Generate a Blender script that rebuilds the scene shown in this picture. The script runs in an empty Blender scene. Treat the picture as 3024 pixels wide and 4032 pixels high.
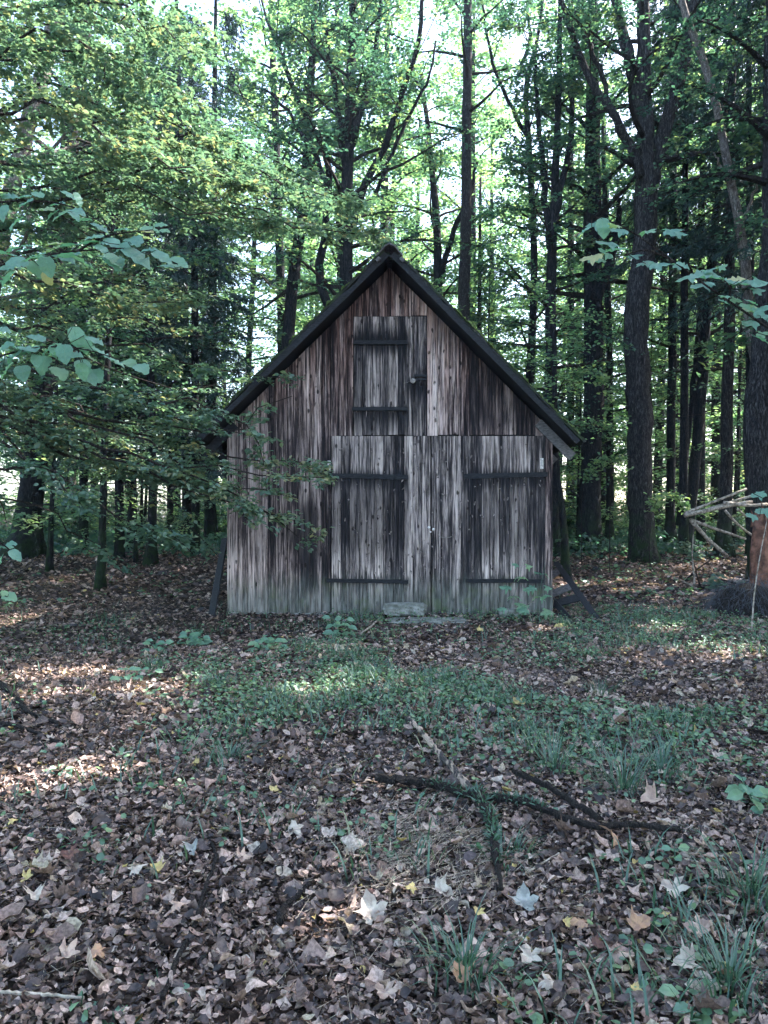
import bpy, math, random
import numpy as np
from mathutils import Vector, Matrix

# ------------------------------------------------------------------ camera, light, exposure
scene = bpy.context.scene
COL = scene.collection
F = 3000.0                      # focal length in photograph pixels (3024 x 4032)
CX, CY, EYE = 1512.0, 2016.0, 1.6
cam_d = bpy.data.cameras.new("camera"); cam = bpy.data.objects.new("camera", cam_d); COL.objects.link(cam)
cam_d.sensor_fit = 'VERTICAL'; cam_d.sensor_height = 36.0; cam_d.lens = F / 4032.0 * 36.0
cam_d.clip_start = 0.05; cam_d.clip_end = 900
cam.location = (0, 0, EYE); cam.rotation_euler = (math.radians(90), 0, 0)
scene.camera = cam

SUN = Vector((0.66, 0.34, 0.74)).normalized()       # towards the sun: right, a little behind the barn
world = bpy.data.worlds.new("World"); scene.world = world; world.use_nodes = True
nt = world.node_tree; nt.nodes.clear()
wo = nt.nodes.new('ShaderNodeOutputWorld'); bg = nt.nodes.new('ShaderNodeBackground'); sk = nt.nodes.new('ShaderNodeTexSky')
sk.sky_type = 'NISHITA'; sk.sun_disc = False
sk.sun_elevation = math.asin(SUN.z); sk.sun_rotation = math.atan2(SUN.x, SUN.y)
sk.air_density = 1.0; sk.dust_density = 2.2; sk.ozone_density = 1.0
bg.inputs['Strength'].default_value = 0.15
nt.links.new(sk.outputs[0], bg.inputs[0]); nt.links.new(bg.outputs[0], wo.inputs[0])
sun_d = bpy.data.lights.new("sun", 'SUN'); sun_d.energy = 5.0; sun_d.angle = math.radians(0.5); sun_d.color = (1.0, 0.93, 0.86)
sun_o = bpy.data.objects.new("sun", sun_d); COL.objects.link(sun_o)
sun_o.rotation_euler = SUN.to_track_quat('Z', 'Y').to_euler(); sun_o.location = (30, 20, 40)
scene.view_settings.view_transform = 'Standard'; scene.view_settings.look = 'None'
scene.view_settings.gamma = 1.0; scene.view_settings.use_curve_mapping = False
scene.view_settings.exposure = 2.8
cy = scene.cycles
cy.max_bounces = 5; cy.diffuse_bounces = 3; cy.glossy_bounces = 1; cy.transmission_bounces = 3
cy.transparent_max_bounces = 4; cy.caustics_reflective = False; cy.caustics_refractive = False
cy.use_denoising = True
cy.use_adaptive_sampling = True; cy.adaptive_threshold = 0.02
cy.sample_clamp_indirect = 6.0
scene.render.use_persistent_data = False

rng = np.random.default_rng(7)
random.seed(7)

# ------------------------------------------------------------------ coordinates
def sstep(t):
    t = np.clip(t, 0, 1); return t * t * (3 - 2 * t)
def ground(x, y):
    x = np.asarray(x, float); y = np.asarray(y, float)
    z = 0.5 * sstep((y - 13) / 9.0)
    z = z + 0.02 * np.sin(x * 1.9 + 0.6) * np.sin(y * 1.3) + 0.012 * np.sin(x * 4.7 + y * 2.1)
    z = z + 0.07 * np.exp(-((x - 0.55) ** 2 + (y - 3.95) ** 2) / 0.5)          # slight hump under the straw
    z = z * (1 - 0.85 * sstep((3.4 - np.abs(x)) / .6) * sstep((2.8 - np.abs(y - 12.5)) / .8))
    return z
def P(px, py, Y):
    return np.array([(px - CX) / F * Y, Y, EYE + (CY - py) / F * Y])
def G(px, py):
    """ground point seen at a pixel"""
    y = EYE * F / max(py - CY, 30)
    for _ in range(12):
        x = (px - CX) / F * y
        y = (EYE - float(ground(x, y))) * F / (py - CY)
    x = (px - CX) / F * y
    return np.array([x, y, float(ground(x, y))])

# ------------------------------------------------------------------ mesh helpers
def make_mesh(name, V, F3=None, F4=None, mats=(), tint=None, smooth=False, midx=None):
    me = bpy.data.meshes.new(name)
    V = np.asarray(V, np.float32).reshape(-1, 3)
    F3 = np.zeros((0, 3), np.int32) if F3 is None or len(F3) == 0 else np.asarray(F3, np.int32)
    F4 = np.zeros((0, 4), np.int32) if F4 is None or len(F4) == 0 else np.asarray(F4, np.int32)
    me.vertices.add(len(V)); me.vertices.foreach_set('co', V.ravel())
    nl = F3.size + F4.size
    me.loops.add(nl); me.loops.foreach_set('vertex_index', np.concatenate([F3.ravel(), F4.ravel()]))
    me.polygons.add(len(F3) + len(F4))
    st = np.concatenate([np.arange(len(F3)) * 3, F3.size + np.arange(len(F4)) * 4]).astype(np.int32)
    me.polygons.foreach_set('loop_start', st)
    me.polygons.foreach_set('loop_total', np.concatenate([np.full(len(F3), 3), np.full(len(F4), 4)]).astype(np.int32))
    me.polygons.foreach_set('use_smooth', np.full(len(F3) + len(F4), smooth))
    for m in mats: me.materials.append(m)
    if midx is not None: me.polygons.foreach_set('material_index', np.asarray(midx, np.int32))
    if tint is not None:
        a = me.attributes.new('tint', 'FLOAT', 'POINT'); a.data.foreach_set('value', np.asarray(tint, np.float32))
    me.update(calc_edges=True)
    return me

class MB:
    def __init__(s): s.V = []; s.T = []; s.F3 = []; s.F4 = []; s.n = 0
    def add(s, V, F3=None, F4=None, tint=0.5):
        V = np.asarray(V, float).reshape(-1, 3)
        s.V.append(V); s.T.append(np.broadcast_to(np.asarray(tint, float), (len(V),)))
        if F3 is not None and len(F3): s.F3.append(np.asarray(F3, int) + s.n)
        if F4 is not None and len(F4): s.F4.append(np.asarray(F4, int) + s.n)
        s.n += len(V)
    def tube(s, pts, rad, k=8, cap=True, rough=0.0, tint=0.5):
        pts = np.asarray(pts, float); n = len(pts); rad = np.broadcast_to(np.asarray(rad, float), (n,))
        d = np.gradient(pts, axis=0); d /= np.linalg.norm(d, axis=1)[:, None] + 1e-9
        up = np.where(np.abs(d[:, 2:3]) > .8, np.array([[1., 0, 0]]), np.array([[0, 0, 1.]]))
        a = np.cross(d, up); a /= np.linalg.norm(a, axis=1)[:, None]; b = np.cross(d, a)
        th = np.arange(k) * 2 * math.pi / k
        rr = rad[:, None] * (1 + rough * rng.normal(size=(n, k)))
        V = pts[:, None, :] + rr[..., None] * (np.cos(th)[None, :, None] * a[:, None, :] + np.sin(th)[None, :, None] * b[:, None, :])
        i = np.arange(n - 1)[:, None] * k; j = np.arange(k)[None, :]; j2 = (j + 1) % k
        F4 = np.stack([i + j, i + j2, i + k + j2, i + k + j], -1).reshape(-1, 4)
        V = V.reshape(-1, 3); F3 = None
        if cap:
            V = np.vstack([V, pts[0], pts[-1]]); jj = np.arange(k); e = (n - 1) * k
            F3 = np.vstack([np.stack([(jj + 1) % k, jj, np.full(k, n * k)], -1), np.stack([e + jj, e + (jj + 1) % k, np.full(k, n * k + 1)], -1)])
        s.add(V, F3, F4, tint)
    def box(s, c, size, R=None, tint=0.5, taper=None):
        h = np.array(size) / 2
        v = np.array([[-1, -1, -1], [1, -1, -1], [1, 1, -1], [-1, 1, -1], [-1, -1, 1], [1, -1, 1], [1, 1, 1], [-1, 1, 1]]) * h
        if taper is not None: v[4:, :2] *= taper
        if R is not None: v = v @ np.asarray(R).T
        s.add(v + np.array(c), None, [[0, 3, 2, 1], [4, 5, 6, 7], [0, 1, 5, 4], [1, 2, 6, 5], [2, 3, 7, 6], [3, 0, 4, 7]], tint)
    def inst(s, T, pos, B, scale, tint):
        """T = (verts, tris, quads); pos (n,3); B (n,3,3) rows = x,y,z axes; scale (n,) or (n,3)"""
        tv, t3, t4 = T; n = len(pos); k = len(tv)
        scale = np.asarray(scale, float)
        if scale.ndim < 2: scale = np.repeat(np.broadcast_to(scale, (n,))[:, None], 3, 1)
        L = tv[None] * scale[:, None, :]
        V = pos[:, None, :] + np.einsum('nki,nij->nkj', L, B)
        off = (np.arange(n) * k)[:, None, None]
        F3 = (np.asarray(t3)[None] + off).reshape(-1, 3) if len(t3) else None
        F4 = (np.asarray(t4)[None] + off).reshape(-1, 4) if len(t4) else None
        s.add(V.reshape(-1, 3), F3, F4, np.repeat(np.broadcast_to(tint, (n,)), k))
    def mesh(s, name, mats, smooth=False):
        V = np.vstack(s.V); F3 = np.vstack(s.F3) if s.F3 else None; F4 = np.vstack(s.F4) if s.F4 else None
        return make_mesh(name, V, F3, F4, mats if isinstance(mats, (list, tuple)) else [mats], np.concatenate(s.T), smooth)

def basis(d, up):
    y = d / (np.linalg.norm(d, axis=1)[:, None] + 1e-9)
    z = up - (up * y).sum(1)[:, None] * y; z /= np.linalg.norm(z, axis=1)[:, None] + 1e-9
    x = np.cross(y, z)
    return np.stack([x, y, z], 1)

def link(o, parent=None):
    COL.objects.link(o)
    if parent is not None: o.parent = parent
    return o
def obj(name, me, parent=None, loc=None):
    o = bpy.data.objects.new(name, me)
    if loc is not None: o.location = loc
    return link(o, parent)
def tag(o, label=None, cat=None, group=None, kind=None):
    if label: o['label'] = label
    if cat: o['category'] = cat
    if group: o['group'] = group
    if kind: o['kind'] = kind
    return o
def empty(name, loc, label=None, cat=None, group=None, rz=0):
    o = bpy.data.objects.new(name, None); o.location = loc; o.rotation_euler = (0, 0, rz); o.empty_display_size = .2
    link(o); return tag(o, label, cat, group)
def local(o, pts):
    return np.asarray(pts) - np.array(o.location)
def copy_thing(root, loc, rz=0, sc=1.0, label=None, group=None):
    r = root.copy(); COL.objects.link(r); r.location = loc; r.rotation_euler = (0, 0, rz); r.scale = (sc, sc, sc)
    if label: r['label'] = label
    if group: r['group'] = group
    for ch in list(root.children):
        c = ch.copy(); COL.objects.link(c); c.parent = r
    return r

# ------------------------------------------------------------------ material helpers
class NB:
    def __init__(s, name):
        s.m = bpy.data.materials.new(name); s.m.use_nodes = True; s.t = s.m.node_tree; s.t.nodes.clear()
        s.out = s.n('ShaderNodeOutputMaterial')
    def n(s, ty, **kw):
        x = s.t.nodes.new(ty)
        for k, v in kw.items(): setattr(x, k, v)
        return x
    def l(s, a, b): s.t.links.new(a, b)
    def set(s, inp, v):
        if hasattr(v, 'is_output'): s.l(v, inp)
        else: inp.default_value = v
    def math(s, op, a, b=None, c=None, clamp=False):
        x = s.n('ShaderNodeMath', operation=op, use_clamp=clamp); s.set(x.inputs[0], a)
        if b is not None: s.set(x.inputs[1], b)
        if c is not None: s.set(x.inputs[2], c)
        return x.outputs[0]
    def vmath(s, op, a, b):
        x = s.n('ShaderNodeVectorMath', operation=op); s.set(x.inputs[0], a); s.set(x.inputs[1], b); return x.outputs[0]
    def noise(s, vec, scale=5, detail=3, rough=.6, out=0):
        x = s.n('ShaderNodeTexNoise'); s.set(x.inputs['Vector'], vec); x.inputs['Scale'].default_value = scale
        x.inputs['Detail'].default_value = detail; x.inputs['Roughness'].default_value = rough; return x.outputs[out]
    def ramp(s, fac, stops, interp='LINEAR'):
        x = s.n('ShaderNodeValToRGB'); cr = x.color_ramp; cr.interpolation = interp
        while len(cr.elements) < len(stops): cr.elements.new(.5)
        for e, (p, c) in zip(cr.elements, stops): e.position = p; e.color = (*c, 1) if len(c) == 3 else c
        s.set(x.inputs[0], fac); return x.outputs[0]
    def mix(s, f, a, b, mode='MIX'):
        x = s.n('ShaderNodeMix', data_type='RGBA', blend_type=mode); s.set(x.inputs[0], f)
        for i, v in ((6, a), (7, b)):
            if hasattr(v, 'is_output'): s.l(v, x.inputs[i])
            else: x.inputs[i].default_value = (*v, 1)
        return x.outputs[2]
    def mrange(s, v, a, b, c=0, d=1, smooth=True):
        x = s.n('ShaderNodeMapRange', interpolation_type='SMOOTHSTEP' if smooth else 'LINEAR')
        s.set(x.inputs[0], v)
        for i, q in zip((1, 2, 3, 4), (a, b, c, d)): s.set(x.inputs[i], q)
        return x.outputs[0]
    def pos(s): return s.n('ShaderNodeNewGeometry').outputs['Position']
    def attr(s, name='tint'):
        return s.n('ShaderNodeAttribute', attribute_name=name).outputs['Fac']
    def bsdf(s, color, rough=.8, bump=None, strength=.3, dist=.01, spec=.3):
        b = s.n('ShaderNodeBsdfPrincipled'); s.set(b.inputs['Base Color'], color if hasattr(color, 'is_output') else (*color, 1))
        s.set(b.inputs['Roughness'], rough); b.inputs['Specular IOR Level'].default_value = spec
        if bump is not None:
            q = s.n('ShaderNodeBump'); q.inputs['Strength'].default_value = strength; q.inputs['Distance'].default_value = dist
            s.l(bump, q.inputs['Height']); s.l(q.outputs[0], b.inputs['Normal'])
        s.l(b.outputs[0], s.out.inputs[0]); return s.m

def leaf_mat(name, stops, trans=.45, tcol=1.5, gloss=.045, grough=.5, ns=35, nd=.35):
    b = NB(name); t = b.attr(); col = b.ramp(t, stops)
    p = b.pos(); nz = b.noise(p, ns, 3)
    col = b.mix(b.mrange(nz, .35, .65, 0, nd), col, b.mix(1, col, (.45, .43, .42), 'MULTIPLY'))
    tc = b.mix(1, col, (1.12 * tcol, 1.2 * tcol, .85 * tcol), 'MULTIPLY')
    d = b.n('ShaderNodeBsdfDiffuse'); b.l(col, d.inputs[0])
    tr = b.n('ShaderNodeBsdfTranslucent'); b.l(tc, tr.inputs[0])
    g = b.n('ShaderNodeBsdfGlossy'); g.inputs['Roughness'].default_value = grough; g.inputs[0].default_value = (.85, .92, 1, 1)
    m1 = b.n('ShaderNodeMixShader'); m1.inputs[0].default_value = trans; b.l(d.outputs[0], m1.inputs[1]); b.l(tr.outputs[0], m1.inputs[2])
    m2 = b.n('ShaderNodeMixShader'); m2.inputs[0].default_value = gloss; b.l(m1.outputs[0], m2.inputs[1]); b.l(g.outputs[0], m2.inputs[2])
    b.l(m2.outputs[0], b.out.inputs[0]); return b.m

M = {}
M['leaf_green'] = leaf_mat('leaf_green', [(0, (.03, .085, .068)), (.45, (.05, .12, .086)), (.8, (.08, .155, .085)), (1, (.15, .20, .08))])
M['leaf_beech'] = leaf_mat('leaf_beech', [(0, (.045, .11, .088)), (.5, (.08, .155, .112)), (.8, (.12, .185, .115)), (.97, (.19, .23, .12)), (1, (.24, .23, .12))], trans=.4)
M['leaf_far_sunlit'] = leaf_mat('leaf_far_sunlit', [(0, (.065, .14, .085)), (.6, (.13, .225, .115)), (1, (.26, .33, .15))], trans=.5, tcol=2.0)  # lighter leaf copy: sunlight on the background foliage is put into its colour
M['needles'] = leaf_mat('needles', [(0, (.014, .04, .038)), (.6, (.025, .062, .052)), (1, (.045, .085, .06))], trans=.12, gloss=.04)
M['near_leaf'] = None
M['ground_leaf'] = leaf_mat('ground_leaf', [(0, (.045, .115, .058)), (.6, (.09, .18, .085)), (1, (.20, .28, .11))], trans=.25, gloss=.06)
M['herb'] = leaf_mat('herb_leaf', [(0, (.09, .20, .14)), (.6, (.14, .28, .18)), (1, (.24, .36, .18))], trans=.4, tcol=1.6, gloss=.05)
M['grass'] = leaf_mat('grass', [(0, (.03, .085, .055)), (.7, (.065, .14, .08)), (1, (.22, .22, .12))], trans=.3, gloss=.06)

def near_leaf_mat():
    b = NB('hazel_leaf'); tc = b.n('ShaderNodeTexCoord').outputs['Object']
    info = b.n('ShaderNodeObjectInfo')
    sp = b.n('ShaderNodeSeparateXYZ'); b.l(tc, sp.inputs[0])
    ax = b.math('ABSOLUTE', sp.outputs[0])
    v = b.math('SUBTRACT', sp.outputs[1], b.math('MULTIPLY', ax, .9))
    rib = b.math('FRACT', b.math('MULTIPLY', v, 9.0))
    ribm = b.mrange(b.math('ABSOLUTE', b.math('SUBTRACT', rib, .5)), .36, .5)
    mid = b.mrange(ax, .0, .02, 1, 0); vein = b.math('MAXIMUM', b.math('MULTIPLY', ribm, .6), mid)
    col = b.ramp(info.outputs['Random'], [(0, (.10, .23, .18)), (.6, (.13, .28, .21)), (.93, (.15, .29, .16)), (.975, (.42, .40, .20)), (1, (.42, .40, .20))])
    nz = b.noise(tc, 9, 4); col = b.mix(b.mrange(nz, .35, .75, 0, .4), col, b.mix(1, col, (.6, .65, .6), 'MULTIPLY'))
    col = b.mix(b.math('MULTIPLY', vein, .35), col, (.22, .30, .2))
    d = b.n('ShaderNodeBsdfDiffuse'); b.l(col, d.inputs[0])
    tr = b.n('ShaderNodeBsdfTranslucent'); b.l(b.mix(1, col, (1.5, 1.7, 1.0), 'MULTIPLY'), tr.inputs[0])
    g = b.n('ShaderNodeBsdfGlossy'); g.inputs['Roughness'].default_value = .5; g.inputs[0].default_value = (.85, .92, 1, 1)
    bp = b.n('ShaderNodeBump'); bp.inputs['Strength'].default_value = .5; bp.inputs['Distance'].default_value = .02
    b.l(b.math('MULTIPLY', vein, -1), bp.inputs['Height']); b.l(bp.outputs[0], d.inputs['Normal']); b.l(bp.outputs[0], g.inputs['Normal'])
    m1 = b.n('ShaderNodeMixShader'); m1.inputs[0].default_value = .42; b.l(d.outputs[0], m1.inputs[1]); b.l(tr.outputs[0], m1.inputs[2])
    m2 = b.n('ShaderNodeMixShader'); m2.inputs[0].default_value = .05; b.l(m1.outputs[0], m2.inputs[1]); b.l(g.outputs[0], m2.inputs[2])
    b.l(m2.outputs[0], b.out.inputs[0]); return b.m
M['near_leaf'] = near_leaf_mat()

def bark_mat(name, dark, light, sx=9, moss=.0, patch=None):
    b = NB(name); p = b.pos(); sc = b.vmath('MULTIPLY', p, (sx, sx, sx * .22))
    n1 = b.noise(sc, 2.6, 5, .65); n2 = b.noise(p, 1.3, 3)
    wv = b.noise(b.vmath('MULTIPLY', p, (sx * 3, sx * 3, sx * .35)), 1.6, 5, .7)
    crack = b.mrange(b.math('ABSOLUTE', b.math('SUBTRACT', wv, .5)), .0, .075)
    col = b.mix(b.mrange(n1, .35, .7), dark, light)
    col = b.mix(b.math('SUBTRACT', 1, crack), col, tuple(c * .45 for c in dark))
    if patch: col = b.mix(b.mrange(n2, .55, .68, 0, .8), col, patch)
    if moss:
        sp = b.n('ShaderNodeSeparateXYZ'); b.l(p, sp.inputs[0])
        mz = b.math('MULTIPLY', b.mrange(sp.outputs[2], .3, 2.4, 1, 0), b.mrange(b.noise(p, 3.5, 4), .35, .6))
        col = b.mix(b.math('MULTIPLY', mz, moss), col, (.035, .07, .028))
    h = b.math('ADD', b.math('MULTIPLY', crack, .7), b.math('MULTIPLY', n1, .5))
    return b.bsdf(col, .95, h, .9, .03, .12)
M['bark_dark'] = bark_mat('bark_dark', (.022, .024, .030), (.060, .058, .062), 10, .8)
M['bark_oak'] = bark_mat('bark_oak', (.035, .034, .037), (.125, .115, .115), 9, .9)
M['bark_pale_sunlit'] = bark_mat('bark_pale_sunlit', (.20, .175, .16), (.50, .44, .40), 12, .3, patch=(.13, .11, .10))  # dead tree's own pale bark; also paints sunlight onto the lit left trunks
M['bark_pine'] = bark_mat('bark_pine', (.05, .047, .05), (.125, .115, .115), 14, .2)
M['twig'] = bark_mat('twig', (.035, .03, .03), (.10, .085, .075), 25, 0)
M['dead_wood'] = bark_mat('dead_wood', (.03, .028, .03), (.085, .072, .065), 40, .0)

# ------------------------------------------------------------------ leaf templates
def tmpl_diamond(w=.34, fold=.1):
    return (np.array([[0, 0, 0], [-w, .5, fold], [0, 1, -.06], [w, .5, fold]]), [[0, 2, 1], [0, 3, 2]], [])
def tmpl_leaf6(w=.34, fold=.09, curl=-.12):
    v = [[0, 0, 0], [-w * .8, .28, fold], [-w * .85, .66, fold * .7], [0, 1, curl], [w * .85, .66, fold * .7], [w * .8, .28, fold], [0, .5, .0]]
    return (np.array(v), [[0, 6, 1], [1, 6, 2], [2, 6, 3], [3, 6, 4], [4, 6, 5], [5, 6, 0]], [])
def tmpl_maple(curl=.1, seed=0):
    r_ = np.random.default_rng(seed)
    pol = [(-68, .36), (-50, .52), (-32, .68), (-22, .50), (-8, .50), (4, .62), (14, .88), (22, .70), (33, .60), (45, .50), (57, .64), (68, .80), (78, .84), (90, 1.05)]
    pts = [(math.radians(a), r) for a, r in pol]
    right = [(math.cos(a) * r * .60, math.sin(a) * r * .62 + .35) for a, r in pts]
    left = [(-x, y) for x, y in right[:-1]][::-1]
    out = [(0, .26)] + right + left
    out = [(x * (1 + .10 * r_.normal()), y + .02 * r_.normal()) for x, y in out]
    ph = r_.uniform(0, 3.1); f = lambda x, y: curl * ((x * math.cos(ph) + (y - .4) * math.sin(ph)) ** 2 * 3.2 + abs(x) * .8)
    v = [[0, .4, 0]] + [[x * .5, .4 + (y - .4) * .5, f(x * .5, .4 + (y - .4) * .5) + .02 * r_.normal()] for x, y in out] + [[x, y, f(x, y) + .04 * r_.normal()] for x, y in out]
    n = len(out); t = [[0, 1 + i, 1 + (i + 1) % n] for i in range(n)]; q = [[1 + i, 1 + n + i, 1 + n + (i + 1) % n, 1 + (i + 1) % n] for i in range(n)]
    return (np.array(v), t, q)
def tmpl_dead(seed):
    """curled dry leaf with a ragged edge"""
    r_ = np.random.default_rng(seed); k = r_.uniform(.3, 1.1) * r_.choice([-1, 1, 1]); w = r_.uniform(.24, .40); cup = r_.uniform(.3, 1.5); tw = r_.uniform(-.5, .5)
    ys = [0, .2, .45, .72, 1]; ws = [.04, w * .8, w, w * .7, .02]; v = []
    for y, q in zip(ys, ws):
        z0 = k * (y - .5) ** 2; a, c = q * r_.uniform(.65, 1.15), q * r_.uniform(.65, 1.15)
        v += [[-a, y, z0 + a * (cup * r_.uniform(.5, 1.3) + tw * (y - .5))], [0, y, z0], [c, y, z0 + c * (cup * r_.uniform(.3, 1.3) - tw * (y - .5))]]
    t4 = []
    for i in range(4):
        a = i * 3; t4 += [[a, a + 1, a + 4, a + 3], [a + 1, a + 2, a + 5, a + 4]]
    return (np.array(v), [], t4)
def tmpl_round():
    n = 7; v = [[0, .05, 0]] + [[.5 * math.sin(a) * (1 if i else .2), .5 - .5 * math.cos(a), .10 * abs(math.sin(a))] for i, a in enumerate(np.linspace(0.25, 2 * math.pi - .25, n))]
    return (np.array(v), [[0, i, i + 1] for i in range(1, n)], [])
def tmpl_blade():
    v = [[-.03, 0, 0], [.03, 0, 0], [-.028, .4, .04], [.028, .4, .04], [-.018, .75, -.02], [.018, .75, -.02], [0, 1, -.2]]
    return (np.array(v), [[4, 5, 6]], [[0, 1, 3, 2], [2, 3, 5, 4]])
T_D = tmpl_diamond(); T_6 = tmpl_leaf6(); T_NEEDLE = tmpl_diamond(.11, .03)

# ------------------------------------------------------------------ trees
def resample(path, n):
    path = np.asarray(path, float); d = np.r_[0, np.cumsum(np.linalg.norm(np.diff(path[:, :3], axis=0), axis=1))]
    t = np.linspace(0, d[-1], n)
    # smooth (Catmull-like) by cubic hermite of each coordinate
    out = np.empty((n, path.shape[1]))
    m = np.gradient(path, d, axis=0) if len(path) > 2 else np.repeat((path[1:] - path[:1]) / d[-1], 2, 0)
    k = np.clip(np.searchsorted(d, t, side='right') - 1, 0, len(d) - 2); h = d[k + 1] - d[k]; u = (t - d[k]) / h
    h00 = 2 * u ** 3 - 3 * u ** 2 + 1; h10 = u ** 3 - 2 * u ** 2 + u; h01 = -2 * u ** 3 + 3 * u ** 2; h11 = u ** 3 - u ** 2
    out = h00[:, None] * path[k] + (h10 * h)[:, None] * m[k] + h01[:, None] * path[k + 1] + (h11 * h)[:, None] * m[k + 1]
    return out

def limb(start, d, L, n=6, droop=.0, wob=.18, lift=0.0):
    pts = [np.array(start, float)]; d = np.array(d, float); st = L / (n - 1)
    for i in range(n - 1):
        d = d + rng.normal(size=3) * wob * np.array([1, 1, .6]); d[2] += lift - droop * (i / n); d /= np.linalg.norm(d)
        pts.append(pts[-1] + d * st)
    return np.array(pts)

def twigs_from(limbs, per, tl, droop=.15, spread=.9, start=.2):
    """side twigs along each limb: start, end arrays"""
    S, E = [], []
    for L in limbs:
        n = len(L); ln = np.linalg.norm(L[-1] - L[0])
        t = rng.uniform(start, 1, per) * (n - 1.001); k = t.astype(int); u = (t - k)[:, None]
        p = L[k] * (1 - u) + L[k + 1] * u; d = L[k + 1] - L[k]; d /= np.linalg.norm(d, axis=1)[:, None] + 1e-9
        side = np.cross(d, [0, 0, 1.]); side /= np.linalg.norm(side, axis=1)[:, None] + 1e-9
        sg = rng.choice([-1, 1], per)[:, None]
        w = d * rng.uniform(.35, 1, (per, 1)) + side * sg * rng.uniform(.4, spread, (per, 1)) + rng.normal(size=(per, 3)) * .12
        w[:, 2] -= droop * rng.uniform(.3, 1.2, per); w /= np.linalg.norm(w, axis=1)[:, None]
        l = tl * rng.uniform(.5, 1.2, (per, 1)) * (1.15 - .6 * (t / n)[:, None])
        S.append(p); E.append(p + w * l)
    return np.vstack(S), np.vstack(E)

T_TWIG = (np.array([[1, 0, 0], [-.5, 0, .87], [-.5, 0, -.87], [0, 1, 0]]), [[0, 1, 3], [1, 2, 3], [2, 0, 3]], [])
def add_twigs(mb, S, E, r):
    d = E - S; l = np.linalg.norm(d, axis=1)
    mb.inst(T_TWIG, S, basis(d, np.tile([0.1, 0.05, 1.], (len(S), 1))), np.stack([np.full(len(S), r), l, np.full(len(S), r)], 1), .5)

SPOTS = []       # sun patches: ground points (x, y) and radii; crowns are cut open towards the sun
for px_, py_, rx_, ry_ in ((150, 2665, .45, .11), (360, 2650, .30, .12), (230, 2740, .36, .07), (60, 3110, .32, .14), (560, 2720, .22, .18), (1230, 2740, .25, .12), (2130, 2478, .36, .10), (2330, 2245, .8, .22), (2300, 2320, .7, .16), (2550, 2340, .6, .15),
                           (2720, 2290, .6, .2), (260, 2205, .9, .3), (500, 2210, .8, .25), (1450, 3120, .16, .08), (2900, 2600, .3, .15), (2600, 2480, .35, .10), (2790, 2560, .3, .08), (720, 3090, .14, .08), (290, 3060, .2, .1), (2720, 2100, .5, .3), (2860, 2000, .5, .5)):
    g_ = G(px_, py_); SPOTS.append((g_[0], g_[1], rx_, ry_ * 1.5))
def sun_open(pos, mg=.09):
    gx = pos[:, 0] - SUN.x / SUN.z * pos[:, 2]; gy = pos[:, 1] - SUN.y / SUN.z * pos[:, 2]; k = np.zeros(len(pos), bool)
    for x, y, rx, ry in SPOTS: k |= ((gx - x) / (rx + mg)) ** 2 + ((gy - y) / (ry + mg)) ** 2 < 1
    return k & (pos[:, 2] > 1.2)
def add_leaves(mb, S, E, per, size, T=T_D, flat=.35, jit=.07, tint=(0, 1), out=.9, droop=0, org=None):
    n = len(S); S2 = np.repeat(S, per, 0); E2 = np.repeat(E, per, 0); m = n * per
    u = rng.uniform(.05, 1.05, (m, 1)); d = E2 - S2; L = np.linalg.norm(d, axis=1)[:, None]; d = d / (L + 1e-9)
    side = np.cross(d, [0, 0, 1.]); side /= np.linalg.norm(side, axis=1)[:, None] + 1e-9
    sg = rng.choice([-1, 1], (m, 1))
    pos = S2 + u * (E2 - S2) + rng.normal(size=(m, 3)) * jit * np.array([1, 1, .45]); pos[:, 2] -= .1 * (L * u * u)[:, 0]
    ld = d * rng.uniform(.2, 1, (m, 1)) + side * sg * out + rng.normal(size=(m, 3)) * .25; ld[:, 2] -= droop
    up = np.tile([0, 0, 1.], (m, 1)) + rng.normal(size=(m, 3)) * flat
    # tint coherent per twig
    tt = np.repeat(rng.uniform(tint[0], tint[1], n), per) + rng.normal(size=m) * .12
    B_ = basis(ld, up); sz = size * rng.uniform(.6, 1.25, m)
    if org is not None:
        k = ~sun_open(pos + np.array(org)); pos, B_, sz, tt = pos[k], B_[k], sz[k], tt[k]
    mb.inst(T, pos, B_, sz, np.clip(tt, 0, 1))

def at_height(path, z):
    i = np.clip(np.searchsorted(path[:, 2], z) - 1, 0, len(path) - 2)
    u = np.clip((z - path[i, 2]) / (path[i + 1, 2] - path[i, 2] + 1e-9), 0, 1)
    return path[i] * (1 - u) + path[i + 1] * u

def broad_limbs(path, z0, z1, n, Lmax, up=(.1, .9), droop=.12, wob=.16, az=None):
    out = []; a0 = rng.uniform(0, 6.3)
    for i in range(n):
        f = (i + rng.uniform(0, 1)) / n; z = z0 + (z1 - z0) * f; q = at_height(path, z)
        a = a0 + i * 2.4 + rng.normal() * .3
        if az is not None: a = az[0] + rng.uniform(-1, 1) * az[1]
        prof = (0.55 + .45 * math.sin(math.pi * min(1, f * 1.15 + .15))) * (1 - .35 * f)
        L = Lmax * prof * rng.uniform(.7, 1.15); e = up[0] + (up[1] - up[0]) * f
        d = np.array([math.cos(a), math.sin(a), math.tan(e)]); d /= np.linalg.norm(d)
        out.append((limb(q[:3], d, L, 7, droop, wob), q[3] * .38 if len(q) > 3 else .04))
    return out

def trunk_mesh(mb, path, k=12, flare=1.5, rough=.03, z0=None):
    p = resample(path, max(14, int(len(path) * 4))); r = p[:, 3].copy()
    z = p[:, 2] - p[0, 2]; r *= 1 + (flare - 1) * np.exp(-z / .35)
    p[1:-1, :2] += rng.normal(size=(len(p) - 2, 2)) * (r[1:-1, None] * .07)
    mb.tube(p[:, :3], r, k, True, rough)
    return np.c_[p[:, :3], r]

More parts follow.
